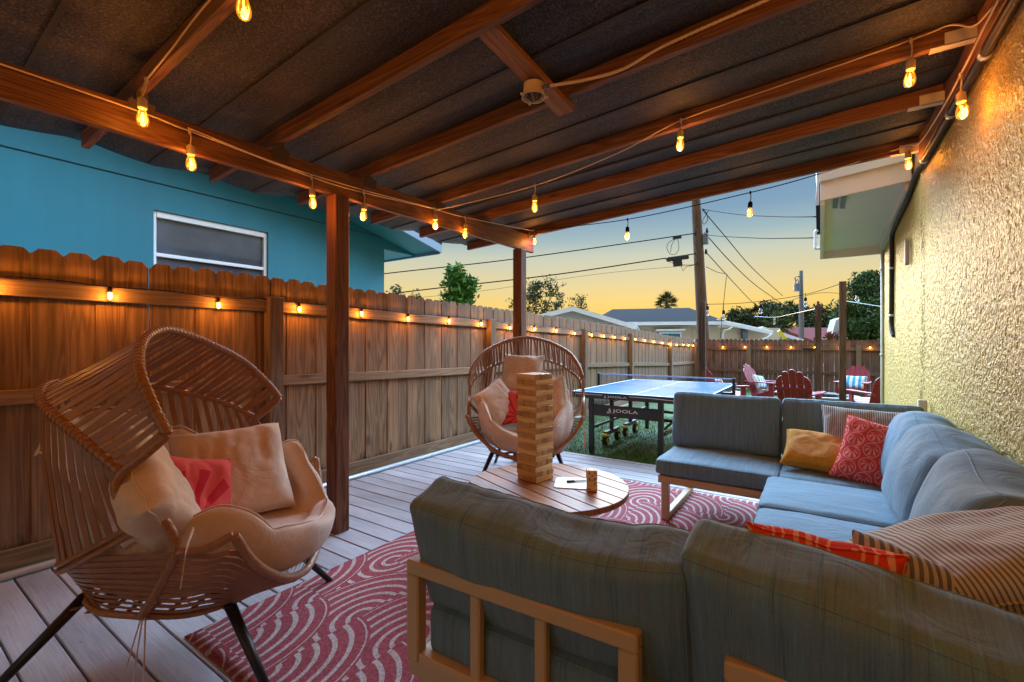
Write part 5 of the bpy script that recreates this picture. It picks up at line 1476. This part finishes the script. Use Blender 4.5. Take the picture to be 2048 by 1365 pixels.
# ------------------------------------------------------------------ adirondack chairs round a fire pit
def adirondack(label, loc, rz):
    """faces local +y"""
    t = thing('adirondack_chair', label, 'chair', loc, rz, 'red adirondack chairs round the fire pit')
    # side stringers run from the low rear up to the front of the seat
    for s in (-1, 1):
        mb = MB(); mb.beam((s * .24, -.42, .06), (s * .24, .30, .34), .03, .11); mb.build('stringer', M['red_paint'], t)
        mb = MB(); mb.box((s * .285 - .016, .20, 0), (s * .285 + .016, .31, .545)); mb.build('front_leg', M['red_paint'], t)
        mb = MB(); fn = lambda x, y, z: Vector((x, y, z))
        mb.prism([(s * .215, -.38), (s * .30, -.40), (s * .355, .05), (s * .365, .33), (s * .32, .38), (s * .235, .36), (s * .225, 0)], .547, .570); mb.build('armrest', M['red_paint'], t)
    mb = MB()
    for k in range(6):
        y = .30 - k * .093; z = .395 - k * .036; mb.beam((-.255, y, z), (.255, y, z), .085, .018, up=(0, -.36, .93))
    mb.build('seat', M['red_paint'], t)
    mb = MB()
    Lb = [.70, .79, .83, .79, .70]
    base = Vector((0, -.20, .22)); up = Vector((0, -.38, .925)).normalized()
    nrm = Vector((0, .925, .38)).normalized()
    for k in range(5):
        x0, x1 = (-.25 + k * .1004 + .004), (-.25 + (k + 1) * .1004 - .004)
        fan = 1.10
        tip = [(x0 * fan, Lb[k] - .05), (x0 * fan + .018, Lb[k] - .012), ((x0 + x1) / 2 * fan, Lb[k]), (x1 * fan - .018, Lb[k] - .012), (x1 * fan, Lb[k] - .05)]
        if k == 0: tip = [(x0 * fan, Lb[k] - .16), (x0 * fan + .02, Lb[k] - .07), (x0 * fan + .055, Lb[k] - .02), (x1 * fan, Lb[k] + .01)]
        if k == 4: tip = [(x0 * fan, Lb[k] + .01), (x1 * fan - .055, Lb[k] - .02), (x1 * fan - .02, Lb[k] - .07), (x1 * fan, Lb[k] - .16)]
        poly = [(x1, 0), (x0, 0)] + tip
        mb.prism(poly, 0, .02, lambda x, y, z: base + Vector((x, 0, 0)) + up * y + nrm * z)
    mb.build('back_slats', M['red_paint'], t)
    mb = MB(); p = base + up * .46 - nrm * .012; mb.beam(p - Vector((.28, 0, 0)), p + Vector((.28, 0, 0)), .022, .075, up=up); p = base + up * .03 - nrm * .012; mb.beam(p - Vector((.25, 0, 0)), p + Vector((.25, 0, 0)), .022, .09, up=up)
    for s in (-1, 1): mb.box((s * .25 - .015, -.40, .50), (s * .25 + .015, -.355, .546))
    mb.build('back_rail', M['red_paint'], t)
    return t
def gpt(px, d):
    p = at(px, 688, d); p.z = gz(p.y); return p
FPp = gpt(1655, 10.2)
def face(p, q): return math.atan2(q.y - p.y, q.x - p.x) - R(90)
specs = [('dark red adirondack chair with its back to the sofa', 1597, 8.2, None), ('dark red adirondack chair with a striped pillow beside the tallest post', 1707, 11.7, None),
         ('dark red adirondack chair with a striped pillow left of the one seen from behind', 1532, 11.3, None), ('dark red adirondack chair seen side on beyond the net post', 1448, 9.9, None),
         ('dark red adirondack chair cut off by the ochre wall at right', 1752, 8.5, None)]
apos = []
for lab, px, d, _ in specs:
    p = gpt(px, d); apos.append((p, face(p, FPp) if px != 1448 else face(p, FPp)))
ch0 = None
for (lab, *_), (p, rz_) in zip(specs, apos):
    if ch0 is None: ch0 = adirondack(lab, p, rz_)
    else: dup(ch0, p, rz_, lab)
def apillow(label, i, seed, tw=.0):
    p, rz_ = apos[i]
    m = Matrix.Translation(p) @ Matrix.Rotation(rz_, 4, 'Z') @ frame((0, -.15, .54), (1, 0, tw), z=(0, .90, .42))
    o = pillow(label, .46, .36, .14, m, M['cabana'], 40 + i, wr=.7, group='striped pillows on the adirondack chairs')
    mb = MB(); rg = random.Random(i)
    for k in range(46):
        y = -.17 + .34 * (k % 23) / 22; s = 1 if k < 23 else -1
        x = s * .222; mb.tube([(x, y, 0), (x + s * .018, y + rg.uniform(-.006, .006), rg.uniform(-.008, .008))], [.006, .009], 5)
    mb.build('fringe', M['white'], o)
apillow('blue and white striped fringed pillow on the chair beside the tallest post', 1, 1)
apillow('blue and white striped fringed pillow on the left hand chair in the background', 2, 2, .15)
apillow('blue and white striped pillow on the chair beyond the net post', 3, 3)
apillow('fringed pillow showing either side of the chair seen from behind', 0, 4)
fp = thing('fire_pit', 'low dark round fire pit with pale rim amid the red chairs', 'fire pit', FPp)
mb = MB(); mb.lathe([(.42, 0), (.46, .26), (.50, .30), (.50, .33), (.40, .33), (.36, .22), (0, .20)], 28, cap=False); mb.build('bowl', M['black_metal'], fp, smooth=False)
mb = MB(); mb.lathe([(.505, .29), (.60, .30), (.60, .335), (.505, .34)], 28, cap=False); mb.lathe([(.505, .34), (.505, .29)], 28, cap=False); mb.build('rim', M['stone'], fp)

# ------------------------------------------------------------------ yard posts with unlit bulb strings
YP = [('dark post beyond the table tennis net, nearest the corner of the fences', -1.715, 8.50, .11, 2.047), ('slim dark post among the red chairs', -.030, 10.2, .10, 2.01), ('tallest dark wooden post right of the red chairs', .345, 10.4, .11, 2.45)]
for lab, x, y, w, h in YP:
    mb = MB(); mb.box((x - w / 2, y - w / 2, gz(y) - .02), (x + w / 2, y + w / 2, h)); tag(mb.build('wooden_post', M['dark_post'], bevel=.004), lab, 'post')
def clear_string(label, pts, hang, dark=True):
    o0 = Vector(pts[0]); t = thing('string_lights', label, 'string lights', o0)
    mb = MB(); mb.tube(crom(pts, 8), .006, 6); mb.build('cord', M['black_cord' if dark else 'galv'], t, off=o0, smooth=True)
    for p, drop in hang: hang_bulb(t, o0, p, Vector(p) - Vector((0, 0, drop)), lit=False, dark=dark, k=1.35)
PA, PB, PC = (-1.70, 8.47, 1.99), (-.03, 10.17, 1.96), (.345, 10.37, 2.42)
a = [Vector(PA), at(1480, 607, 8.9), at(1560, 598, 9.1), at(1625, 586, 9.2), Vector(PC)]
clear_string('unlit bulb string from the corner post up to the tallest post', a, [(at(1415, 609, 8.5), .03), (at(1447, 608, 8.7), .12), (at(1521, 604, 9.0), .05), (at(1611, 588, 9.2), .07)])
a = [Vector(PC), at(1725, 580, 8.9), at(1764, 595, 9.6)]
clear_string('unlit bulb string from the tallest post to the house corner', a, [(at(1714, 578, 8.7), .06)])
a = [at(1508, 633, 16.5), at(1549, 635, 15), at(1590, 627, 12), Vector(PB)]
clear_string('pale unlit bulb string sagging towards the slim dark post', a, [(at(1549, 635, 15), .04)], False)
mb = MB(); mb.tube([Vector((.30, 10.4, 2.11)), at(1764, 614, 9.6)], .008, 6); tag(mb.build('tension_wire', M['galv']), 'pale straight wire from the tallest post to the house corner', 'wire')

# ------------------------------------------------------------------ utility poles and lines
b0 = at(1411, 700, 18.5); b0.z = -.3
upd = thing('utility_pole', 'tall leaning wooden utility pole behind the back fence', 'utility pole', b0)
tp = at(1388, 330, 18.5)
mb = MB(); P = [b0 + (tp - b0) * (i / 8) for i in range(9)]; mb.tube(P, [.245 - .010 * i for i in range(9)], 14)
mb.build('pole', M['pole'], upd, off=b0, smooth=True)
mb = MB(); c = at(1412, 478, 18.3); mb.box((c.x - .12, c.y - .1, c.z - .22), (c.x + .08, c.y + .1, c.z + .20)); mb.build('meter_box', M['steel'], upd, off=b0, bevel=.02)
mb = MB()
for (px, py) in ((1390, 466), (1397, 505), (1414, 462), (1412, 504)): p = at(px, py, 18.4); mb.lathe([(.04, -.1), (.06, 0), (.04, .1)], 8, c=p)
mb.build('bracket', M['black_metal'], upd, off=b0)
mb = MB(); mb.tube(crom([at(1404, 418, 18.3), at(1412, 425, 18.3), at(1415, 440, 18.3), at(1408, 449, 18.3), at(1405, 442, 18.3), at(1412, 430, 18.3), at(1418, 420, 18.3)], 6), .012, 5)
mb.build('cable_loop', M['black_cord'], upd, off=b0)
b1 = at(1603, 690, 34); b1.z = -.3
u2 = thing('utility_pole', 'thin grey utility pole with a transformer in the distance', 'utility pole', b1)
mb = MB(); mb.tube([b1, at(1602, 542, 34)], [.20, .13], 12); mb.build('pole', plain('grey pole', (.085, .07, .055), .85), u2, off=b1, smooth=True)
c = at(1594, 575, 33.8); mb = MB(); mb.lathe([(0, .30), (.22, .26), (.22, -.24), (.17, -.30), (0, -.30)], 14, c=c, cap=False); mb.tube([c + Vector((-.08, 0, .26)), c + Vector((-.08, 0, .5))], .04, 6); mb.tube([c + Vector((.08, 0, .26)), c + Vector((.08, 0, .5))], .04, 6)
mb.build('transformer', M['steel'], u2, off=b1)
mb = MB(); mb.tube(crom([at(1601, 556, 34), at(1596, 553, 34), at(1590, 556, 34), at(1592, 562, 34), at(1596, 558, 34)], 5), .035, 5); mb.build('cutout', M['black_metal'], u2, off=b1)
mb = MB(); mb.tube([at(1636, 603, 26), at(1637, 690, 26)], .06, 8); tag(mb.build('thin_pole', M['dark_post']), 'thin dark pole rising just behind the slim yard post', 'pole')
def wire(label, pts, r=.016, n=10, cat='power line'):
    mb = MB(); mb.tube(crom(pts, n), r, 5); return tag(mb.build('power_line', M['black_cord'], smooth=True), label, cat)
wire('upper overhead line from the leaning pole off behind the turquoise house', [at(1391, 467, 18.4), at(1240, 489, 18.4), at(1000, 522, 18.4), at(768, 548, 18.4), at(560, 575, 18.4)], .022)
wire('lower overhead line carrying a black splice box', [at(1396, 507, 18.4), at(1330, 517, 18.4), at(1100, 551, 18.4), at(830, 582, 18.4), at(600, 612, 18.4)], .024)
wire('faint third overhead line below the splice box line', [at(1396, 530, 18.4), at(1200, 548, 18.4), at(980, 580, 18.4), at(800, 600, 18.4)], .007)
wire('higher service line from the leaning pole to the white eave', [at(1404, 418, 18.3), at(1417, 421, 18), at(1480, 430, 15), at(1560, 434, 10.5), at(1637, 434, 6.2)], .011)
wire('lower service line from the leaning pole to the white eave', [at(1410, 470, 18.3), at(1440, 473, 17), at(1520, 477, 12.5), at(1580, 477, 9.5), at(1634, 476, 7)], .011)
wire('steepest line running down and away from the leaning pole', [at(1405, 420, 18.4), at(1450, 473, 20), at(1505, 537, 24), at(1565, 592, 33)], .020)
wire('middle line running down and away from the leaning pole', [at(1409, 466, 18.4), at(1460, 523, 21), at(1510, 570, 26), at(1558, 604, 33)], .020)
wire('lowest line running down and away from the leaning pole', [at(1413, 506, 18.4), at(1452, 549, 21), at(1490, 590, 26), at(1520, 620, 33)], .018)
wire('slack drop cable hanging from the leaning pole', [at(1412, 534, 18.4), at(1435, 545, 18.6), at(1453, 549, 19), at(1452, 560, 19), at(1447, 608, 19), at(1440, 680, 19)], .012)
wire('distant line past the far transformer pole', [at(1520, 618, 30), at(1575, 604, 32), at(1603, 594, 34), at(1645, 586, 36), at(1690, 588, 38)], .018)
sb = at(1355, 521, 18.3)
bx_ = thing('splice_box', 'black cable splice box hanging on the lower overhead line', 'splice box', sb)
X_, Z_ = Vector((CY, SY, .13)).normalized(), Vector((0, 0, 1))
mb = MB(); mb.beam(sb - X_ * .44 + Vector((0, 0, .08)), sb + X_ * .44 + Vector((0, 0, .08)), .14, .17); mb.beam(sb - X_ * .17 + Vector((0, 0, -.12)), sb + X_ * .17 + Vector((0, 0, -.12)), .16, .26)
mb.build('housing', M['black_metal'], bx_, off=sb, bevel=.02)
mb = MB()
mb.tube(crom([at(1330, 518, 18.3), at(1340, 525, 18.3), at(1360, 530, 18.3), at(1385, 530, 18.3), at(1397, 525, 18.3)], 6), .010, 5)
mb.tube(crom([at(1362, 530, 18.3), at(1366, 542, 18.3), at(1372, 535, 18.3), at(1395, 529, 18.3)], 6), .009, 5)
mb.build('lead', M['black_cord'], bx_, off=sb)
c0 = at(1357, 475, 18.3)
cl = thing('cable_coil', 'loop of spare cable hanging from the upper overhead line', 'cable', c0)
mb = MB(); mb.tube(crom([at(1352, 477, 18.3), at(1337, 486, 18.3), at(1334, 497, 18.3), at(1340, 508, 18.3), at(1350, 509, 18.3), at(1357, 500, 18.3), at(1357, 487, 18.3), at(1353, 477, 18.3), at(1344, 489, 18.3), at(1341, 505, 18.3)], 6), .011, 5); mb.build('loop', M['black_cord'], cl, off=c0)
mb = MB(); mb.beam(at(1346, 477, 18.3), at(1362, 475, 18.3), .10, .10); mb.build('clamp', M['black_metal'], cl, off=c0)

# ------------------------------------------------------------------ houses beyond the fences
def quad_wall(mb, p0, p1, z0, z1, th=.12, z1b=None):
    p0, p1 = Vector(p0), Vector(p1); t = (p1 - p0); t.z = 0; t.normalize(); n_ = Vector((-t.y, t.x, 0)) * th; z1b = z1 if z1b is None else z1b
    a, b_ = p0.xy, p1.xy
    mb.hexa([(a.x, a.y, z0), (b_.x, b_.y, z0), (b_.x + n_.x, b_.y + n_.y, z0), (a.x + n_.x, a.y + n_.y, z0), (a.x, a.y, z1), (b_.x, b_.y, z1b), (b_.x + n_.x, b_.y + n_.y, z1b), (a.x + n_.x, a.y + n_.y, z1)])
VR = Vector((CY, SY, 0)); VF = Vector((-SY, CY, 0))
def gable_house(name, label, pxL, pxR, pxP, pyE_L, pyE_R, pyP, d, depth, run, mw, mr, fascia):
    """gable end facing the camera between pxL and pxR, ridge running away along `run`"""
    o = gpt((pxL + pxR) / 2, d); t = thing(name, label, 'house', o)
    L_, R_, P_ = at(pxL, pyE_L, d), at(pxR, pyE_R, d), at(pxP, pyP, d)
    run = Vector(run).normalized() * depth
    zb = -.3
    mb = MB(); f = lambda p, z=None: Vector((p.x, p.y, p.z if z is None else z))
    base = [f(L_, zb), f(R_, zb), f(R_), f(P_), f(L_)]
    mb.add(base + [p + run for p in base], [(0, 1, 2, 3, 4), (9, 8, 7, 6, 5)] + [(i, (i + 1) % 5, (i + 1) % 5 + 5, i + 5) for i in (0, 1, 4)])
    mb.build('wall', mw, t, off=o)
    mb = MB(); up = Vector((0, 0, .10)); ov = -run.normalized() * .25
    for a, b_ in ((L_, P_), (P_, R_)):
        e = (b_ - a).normalized() * .3
        a2, b2 = (a - e if a is L_ else a), (b_ + e if b_ is R_ else b_)
        mb.hexa([a2 + ov, b2 + ov, b2 + run, a2 + run, a2 + ov + up, b2 + ov + up, b2 + run + up, a2 + run + up])
    mb.build('roof', mr, t, off=o)
    mb = MB()
    for a, b_ in ((L_, P_), (P_, R_)):
        e = (b_ - a).normalized() * .3
        a2, b2 = (a - e if a is L_ else a), (b_ + e if b_ is R_ else b_)
        q = ov * 1.1; mb.hexa([a2 + q - up * 1.2, b2 + q - up * 1.2, b2 + ov * 1.01 - up * 1.2, a2 + ov * 1.01 - up * 1.2, a2 + q + up * .9, b2 + q + up * .9, b2 + ov * 1.01 + up * .9, a2 + ov * 1.01 + up * .9])
    mb.build('fascia', fascia, t, off=o)
    return t, o
gable_house('white_roof_house', 'low house with white metal gable roof just over the left fence', 1090, 1262, 1147, 632, 652, 618, 21, 5.5, VF * 1.0 + VR * .30, M['grey_wall'], M['metal_roof'], M['white'])
# cream house with dark hip roof
o = gpt(1380, 27); ch = thing('cream_house', 'cream bungalow with dark hip roof and white gutters beyond the back fence', 'house', o)
dC = 27.0
def wpt(px, py, d): return at(px, py, d)
mb = MB(); zb = -.3; ze = wpt(1400, 652, dC).z
A_, B_ = wpt(1225, 652, dC), wpt(1436, 652, dC); quad_wall(mb, A_, B_, zb, ze)
C_ = wpt(1436, 652, dC); D_ = wpt(1560, 660, dC + 1.0); quad_wall(mb, C_ + VF * .02, D_, zb, ze - .1)
back = VF * 7
quad_wall(mb, B_ + VF * .13, B_ + back, zb, ze)
mb.build('wall', M['cream_wall'], ch, off=o)
e0, e1 = wpt(1200, 645, dC - .6), wpt(1452, 643, dC - .6)
r0, r1 = wpt(1225, 619, dC + 3.5), wpt(1378, 616, dC + 3.5)
f0, f1 = e0 + VF * 8, e1 + VF * 8
mb = MB(); mb.add([e0, e1, r1, r0, f0, f1], [(0, 1, 2, 3), (1, 5, 2), (5, 4, 3, 2), (4, 0, 3)]); mb.add([p - Vector((0, 0, .02)) for p in (e0, e1, f1, f0)], [(3, 2, 1, 0)])
mb.build('roof', M['shingle'], ch, off=o)
mb = MB(); mb.beam(e0 - Vector((0, 0, .10)), e1 - Vector((0, 0, .10)), .14, .20); mb.beam(e1 - Vector((0, 0, .10)) + VF * .1, f1 - Vector((0, 0, .10)), .14, .20); mb.build('gutter', M['white'], ch, off=o)
g0, g1 = wpt(1436, 641, dC - .3), wpt(1545, 664, dC + .2)
mb = MB(); q = VF * 5; up = Vector((0, 0, .08)); mb.hexa([g0, g1, g1 + q, g0 + q, g0 + up, g1 + up, g1 + q + up, g0 + q + up]); mb.build('wing_roof', M['white'], ch, off=o)
mb = MB(); mb.beam(g0 - Vector((0, 0, .09)), g1 - Vector((0, 0, .09)), .12, .18); mb.build('wing_fascia', M['white'], ch, off=o)
mb = MB()
for px, py in ((1455, 650), (1530, 668)): p = wpt(px, py, dC - .2); mb.tube(crom([p + VR * .4, p + VR * .1 - Vector((0, 0, .25)), p - VR * .25 - Vector((0, 0, .45)), p - VR * .28 - Vector((0, 0, 1.6))], 4), .05, 6)
mb.build('downspout', M['white'], ch, off=o)
mb = MB(); a, b_ = wpt(1318, 664, dC - .08), wpt(1363, 690, dC - .08); mb.beam((a + wpt(1318, 690, dC - .08)) / 2, (b_ + wpt(1363, 664, dC - .08)) / 2, .06, a.z - b_.z); wn = mb.build('window', M['white'], ch, off=o)
a, b_ = wpt(1322, 668, dC - .13), wpt(1360, 690, dC - .13); mb = MB(); mb.beam((a + wpt(1322, 690, dC - .13)) / 2, (b_ + wpt(1360, 668, dC - .13)) / 2, .03, a.z - b_.z); mb.build('pane', M['teal_glass'], wn, off=o)
mb = MB(); mb.beam(wpt(1310, 661, dC - .3), wpt(1368, 660, dC - .3), .4, .10); mb.build('awning', M['white'], ch, off=o)
mb = MB()
for px in (1342, 1385, 1395): p = wpt(px, 665, dC - .03); mb.box((p.x - .03, p.y - .03, -.3), (p.x + .03, p.y + .03, ze - .1))
mb.build('wall_batten', M['cream_wall'], ch, off=o)
mb = MB(); p = wpt(1489, 668, dC + .2); mb.lathe([(0.02, -.5), (.16, -.45), (.2, .1), (.12, .3), (0, .32)], 10, c=p); mb.build('meter', M['steel'], ch, off=o)
gable_house('grey_gable_house', 'grey gabled building end with white trim right of the cream house', 1490, 1640, 1525, 668, 694, 657, 31, 5, VF * 1.0 + VR * .25, M['grey_wall'], M['white'], M['white'])
gable_house('red_roof_house', 'small red roofed house behind the far transformer pole', 1525, 1626, 1560, 664, 682, 657, 38, 6, VR * 1.0 + VF * .3, M['grey_wall'], M['red_roof'], M['red_roof'])
o = gpt(1725, 20); bh2 = thing('light_blue_house', 'light blue building glimpsed between post and tree at right', 'house', o)
mb = MB(); a, b_ = wpt(1699, 650, 20), wpt(1800, 650, 20); quad_wall(mb, a, b_, -.3, a.z); mb.build('wall', M['blue_wall'], bh2, off=o)
mb = MB(); mb.beam(wpt(1697, 648, 19.9), wpt(1697, 700, 19.9), .14, .14, up=VF); mb.beam(wpt(1690, 645, 19.8), wpt(1805, 645, 19.8), .5, .12); mb.build('trim', M['white'], bh2, off=o)
c = at(1675, 645, 18.6); aw = thing('canvas_umbrella', 'folded pale canvas umbrella beside the tallest post', 'umbrella', c)
mb = MB(); f = [at(1664, 668, 18.6), at(1672, 640, 18.6), at(1690, 634, 18.8), at(1692, 660, 18.8)]; q = VF * .35
mb.hexa([f[0], f[3], f[3] + q, f[0] + q, f[1], f[2], f[2] + q, f[1] + q]); mb.build('canopy', M['tarp'], aw, off=c)
mb = MB(); mb.tube([at(1684, 636, 18.5), at(1676, 668, 18.5)], .03, 6); mb.build('rib', M['steel'], aw, off=c)
mb = MB(); a, b_ = at(1557, 662, 20), at(1571, 679, 20); mb.beam(a, b_, .12, .10, up=VF); tag(mb.build('yellow_guard', M['yellow']), 'yellow plastic guy wire guard leaning above the back fence', 'wire guard')
mb = MB(); mb.box((0, 0, 0), (.32, .03, .06)); o_ = mb.build('fence_hinge', M['black_metal']); o_.location = (-.45, BY - .075, 1.10); tag(o_, 'small black bracket on the back fence rail below the far pole', 'bracket')
wf_ = MB(); quad_wall(wf_, gpt(1300, 19.5), gpt(1520, 20.3), -.3, at(1400, 679, 19.8).z); tag(wf_.build('white_fence', M['white']), 'white fence top showing just above the back fence', 'fence')
mb = MB(); mb.box((0, 0, 0), (.05, .04, .14)); o_ = mb.build('wood_scrap', M['offwhite'], bevel=.005); o_.location = (.58, 4.32, .76); 

# ------------------------------------------------------------------ trees
def leaves(mb, c, rad, n, size, rng, squash=.8, up=.3, hollow=.35):
    for i in range(n):
        while True:
            p = Vector((rng.uniform(-1, 1), rng.uniform(-1, 1), rng.uniform(-1, 1)))
            if hollow < p.length < 1: break
        p = Vector((p.x * rad, p.y * rad, p.z * rad * squash)) + c
        s = size * rng.uniform(.6, 1.3)
        a = Vector((rng.gauss(0, 1), rng.gauss(0, 1), rng.gauss(0, 1) - up)).normalized(); b_ = a.orthogonal().normalized(); b_ = Matrix.Rotation(rng.random() * 6.28, 3, a) @ b_
        mb.add([p - a * s, p + b_ * s * .38, p + a * s, p - b_ * s * .38], [(0, 1, 2, 3)], rng.random())
def limb(mb, p, d, L, r, depth, rng, tips, spread=.7, droop=0.0):
    pts = [p]; q = p.copy(); dd = d.normalized()
    for k in range(4):
        dd = (dd + Vector((rng.gauss(0, .16), rng.gauss(0, .16), rng.gauss(0, .10) - droop))).normalized(); q = q + dd * L / 4; pts.append(q.copy())
    mb.tube(pts, [r * (1 - .12 * i) for i in range(5)], 6, cap=False)
    if depth == 0: tips.append(q); return
    tips.append(pts[3])
    for k in range(rng.choice((2, 3))):
        nd = (dd + Vector((rng.gauss(0, spread), rng.gauss(0, spread), rng.gauss(.15, spread * .6)))).normalized()
        limb(mb, q, nd, L * rng.uniform(.6, .85), r * .58, depth - 1, rng, tips, spread, droop)
def tree(name, label, px, d, ztop_, rad, mat, seed, nleaf, size, depth=3, h0=None, clump=.5, squash=.8, trunk_r=.14, cat='tree'):
    rng = random.Random(seed); o = at(px, 688, d); o.z = -.3
    t = thing(name, label, cat, o)
    H_ = ztop_ - o.z; h0 = H_ * .35 if h0 is None else h0
    tb = MB(); tips = []
    tb.tube([o, o + Vector((rng.gauss(0, .05), rng.gauss(0, .05), h0))], [trunk_r, trunk_r * .75], 8, cap=False)
    top = o + Vector((0, 0, h0)); L = (H_ - h0) * .42
    for k in range(5):
        a = 2 * math.pi * k / 5 + rng.random(); el = rng.uniform(.5, 1.2)
        dv = Vector((math.cos(a) * rad / (H_ - h0), math.sin(a) * rad / (H_ - h0), el)); limb(tb, top, dv, L * dv.length ** .3, trunk_r * .5, depth, rng, tips, .55)
    limb(tb, top, Vector((0, 0, 1)), L, trunk_r * .5, depth, rng, tips, .5)
    # keep the crown inside its measured size
    mx = max((p.z for p in tips)); sx = max(((p - o).xy.length for p in tips)); kz = (H_ - h0 - clump * .6) / max(.1, (mx - top.z)); kr = max(.1, rad - clump * .6) / max(.1, sx)
    fit = lambda p: Vector((o.x + (p.x - o.x) * kr, o.y + (p.y - o.y) * kr, top.z + (p.z - top.z) * kz if p.z > top.z else p.z))
    tb.v = [fit(p) for p in tb.v]; tips = [fit(p) for p in tips]
    tb.build('trunk', M['bark'], t, off=o, smooth=True)
    cm = MB(); per = max(3, nleaf // len(tips))
    for p in tips: leaves(cm, p, clump * rng.uniform(.6, 1.2), int(per * rng.uniform(.5, 1.5)), size, rng, squash, hollow=.15)
    cm.build('crown', mat, t, off=o, fix=False)
    return t
def zat(py, d): return HC + (688 - py) / 910 * d
tree('leafy_tree', 'bright green leafy tree just over the left fence', 918, 11.0, zat(528, 11), .62, M['leaf_green'], 3, 4200, .085, 2, 1.1, .26, .9, .06)
tree('bare_tree', 'sparse dark twiggy tree behind the second post', 1082, 26, zat(557, 26), 1.95, M['leaf_dark'], 5, 2600, .09, 3, 1.6, .30, .8, .16)
tree('bare_tree', 'smaller sparse twiggy tree above the white roof', 1160, 30, zat(585, 30), 1.1, M['leaf_dark'], 8, 700, .085, 3, 1.8, .26, .8, .10)
for lab, px, d, py, rad, seed, n in (('rounded oak left in the distant tree row', 1478, 46, 612, 2.6, 11, 2600), ('broad oak in the middle of the distant tree row', 1568, 44, 598, 4.6, 12, 6500), ('dark oak right of the far transformer pole', 1640, 48, 608, 3.6, 13, 4200), ('low bushy tree at the right of the distant row', 1668, 42, 622, 2.2, 14, 2600), ('low tree above the red roof', 1520, 52, 628, 2.8, 15, 2200)):
    tree('oak_tree', lab, px, d, zat(py, d), rad, M['leaf_dark'], seed, n, .20, 3, 1.2, .75, .8, .2)
tree('large_tree', 'tall dense green tree against the ochre wall at right', 1745, 21, zat(540, 21), 1.35, M['leaf_mid'], 17, 9000, .10, 3, .8, .40, .9, .16)
tree('large_tree', 'lower spreading green tree in front of the light blue building', 1722, 19, zat(590, 19), 1.2, M['leaf_mid'], 18, 7000, .09, 3, .7, .38, .8, .12)
tree('bush', 'dark bush behind the left fence under the power lines', 792, 22, zat(570, 22), .7, M['leaf_dark'], 19, 900, .10, 2, 1.5, .30, .8, .08)
tree('bush', 'second dark bush behind the left fence next to the leafy tree', 832, 24, zat(579, 24), .5, M['leaf_dark'], 20, 600, .10, 2, 1.5, .25, .8, .08)
def palm(label, px, d, zt, rad, seed, n=46):
    rng = random.Random(seed); o = at(px, 688, d); o.z = -.3; t = thing('palm_tree', label, 'palm tree', o)
    c = Vector((o.x, o.y, zt - rad * .75)); mb = MB(); mb.tube([o, c], [.2, .16], 8); mb.build('trunk', M['bark'], t, off=o, smooth=True)
    cm = MB()
    for i in range(n):
        a = rng.random() * 6.28; el = rng.uniform(-.5, 1.35); dv = Vector((math.cos(a) * math.cos(el), math.sin(a) * math.cos(el), math.sin(el)))
        sd = dv.cross(Vector((0, 0, 1))).normalized() if abs(dv.z) < .98 else Vector((1, 0, 0))
        L = rad * rng.uniform(.7, 1.05); p0 = c; prev = None
        hub = c + dv * L * .45 - Vector((0, 0, .03))
        cm.add([c, c + sd * .02, hub + sd * .02, hub], [(0, 1, 2, 3)], .3)
        for k in range(-5, 6):   # fan leaf fingers
            an = k * .25; f = (dv * math.cos(an) + sd * math.sin(an)); tip = hub + f * L * .55 + Vector((0, 0, -.22 * L * (abs(k) / 5) ** 2 - .10 * L)); w = .035 * rad
            n_ = f.cross(Vector((0, 0, 1))); n_ = n_.normalized() if n_.length > .01 else sd
            m_ = hub.lerp(tip, .5) + Vector((0, 0, .03)); cm.add([hub, m_ + n_ * w, tip, m_ - n_ * w], [(0, 1, 2, 3)], rng.random())
    cm.build('crown', M['leaf_palm'], t, off=o, fix=False); return t
palm('distant fan palm standing behind the dark hip roof', 1333, 44, zat(584, 44), 1.45, 2)
palm('drooping fan palm in front of the distant oaks', 1558, 36, zat(622, 36), 1.5, 4)
def spiky(label, px, d, zt, n, seed, mat):
    rng = random.Random(seed); o = at(px, 688, d); o.z = -.3; t = thing('spiky_plant', label, 'plant', o); c = Vector((o.x, o.y, zt - .55)); mb = MB(); mb.tube([o, c], .05, 6); mb.build('stem', M['bark'], t, off=o)
    cm = MB()
    for i in range(n):
        a = rng.random() * 6.28; el = rng.uniform(.1, 1.4); dv = Vector((math.cos(a) * math.cos(el), math.sin(a) * math.cos(el), math.sin(el))); sd = dv.cross(Vector((0, 0, 1))).normalized() * .035; L = rng.uniform(.4, .62)
        m_ = c + dv * L * .6; tip = c + dv * L - Vector((0, 0, .12)); cm.add([c, m_ + sd, tip, m_ - sd], [(0, 1, 2, 3)], rng.random())
    cm.build('leaves', mat, t, off=o, fix=False)
spiky('reddish spiky plant left of the slim post top', 1632, 18.6, zat(668, 18.6), 60, 1, M['leaf_red'])
spiky('green and red spiky plant between the two dark posts', 1660, 18.4, zat(656, 18.4), 90, 2, M['leaf_red'])
spiky('green spiky plant right of the tallest post above the fence', 1705, 18.5, zat(664, 18.5), 70, 3, M['leaf_palm'])
spiky('yellow green spiky plant behind the folded umbrella', 1680, 18.7, zat(660, 18.7), 70, 4, M['leaf_palm'])
tag(o_, 'small cream wood offcut standing behind the sofa by the wall corner', 'wood offcut')
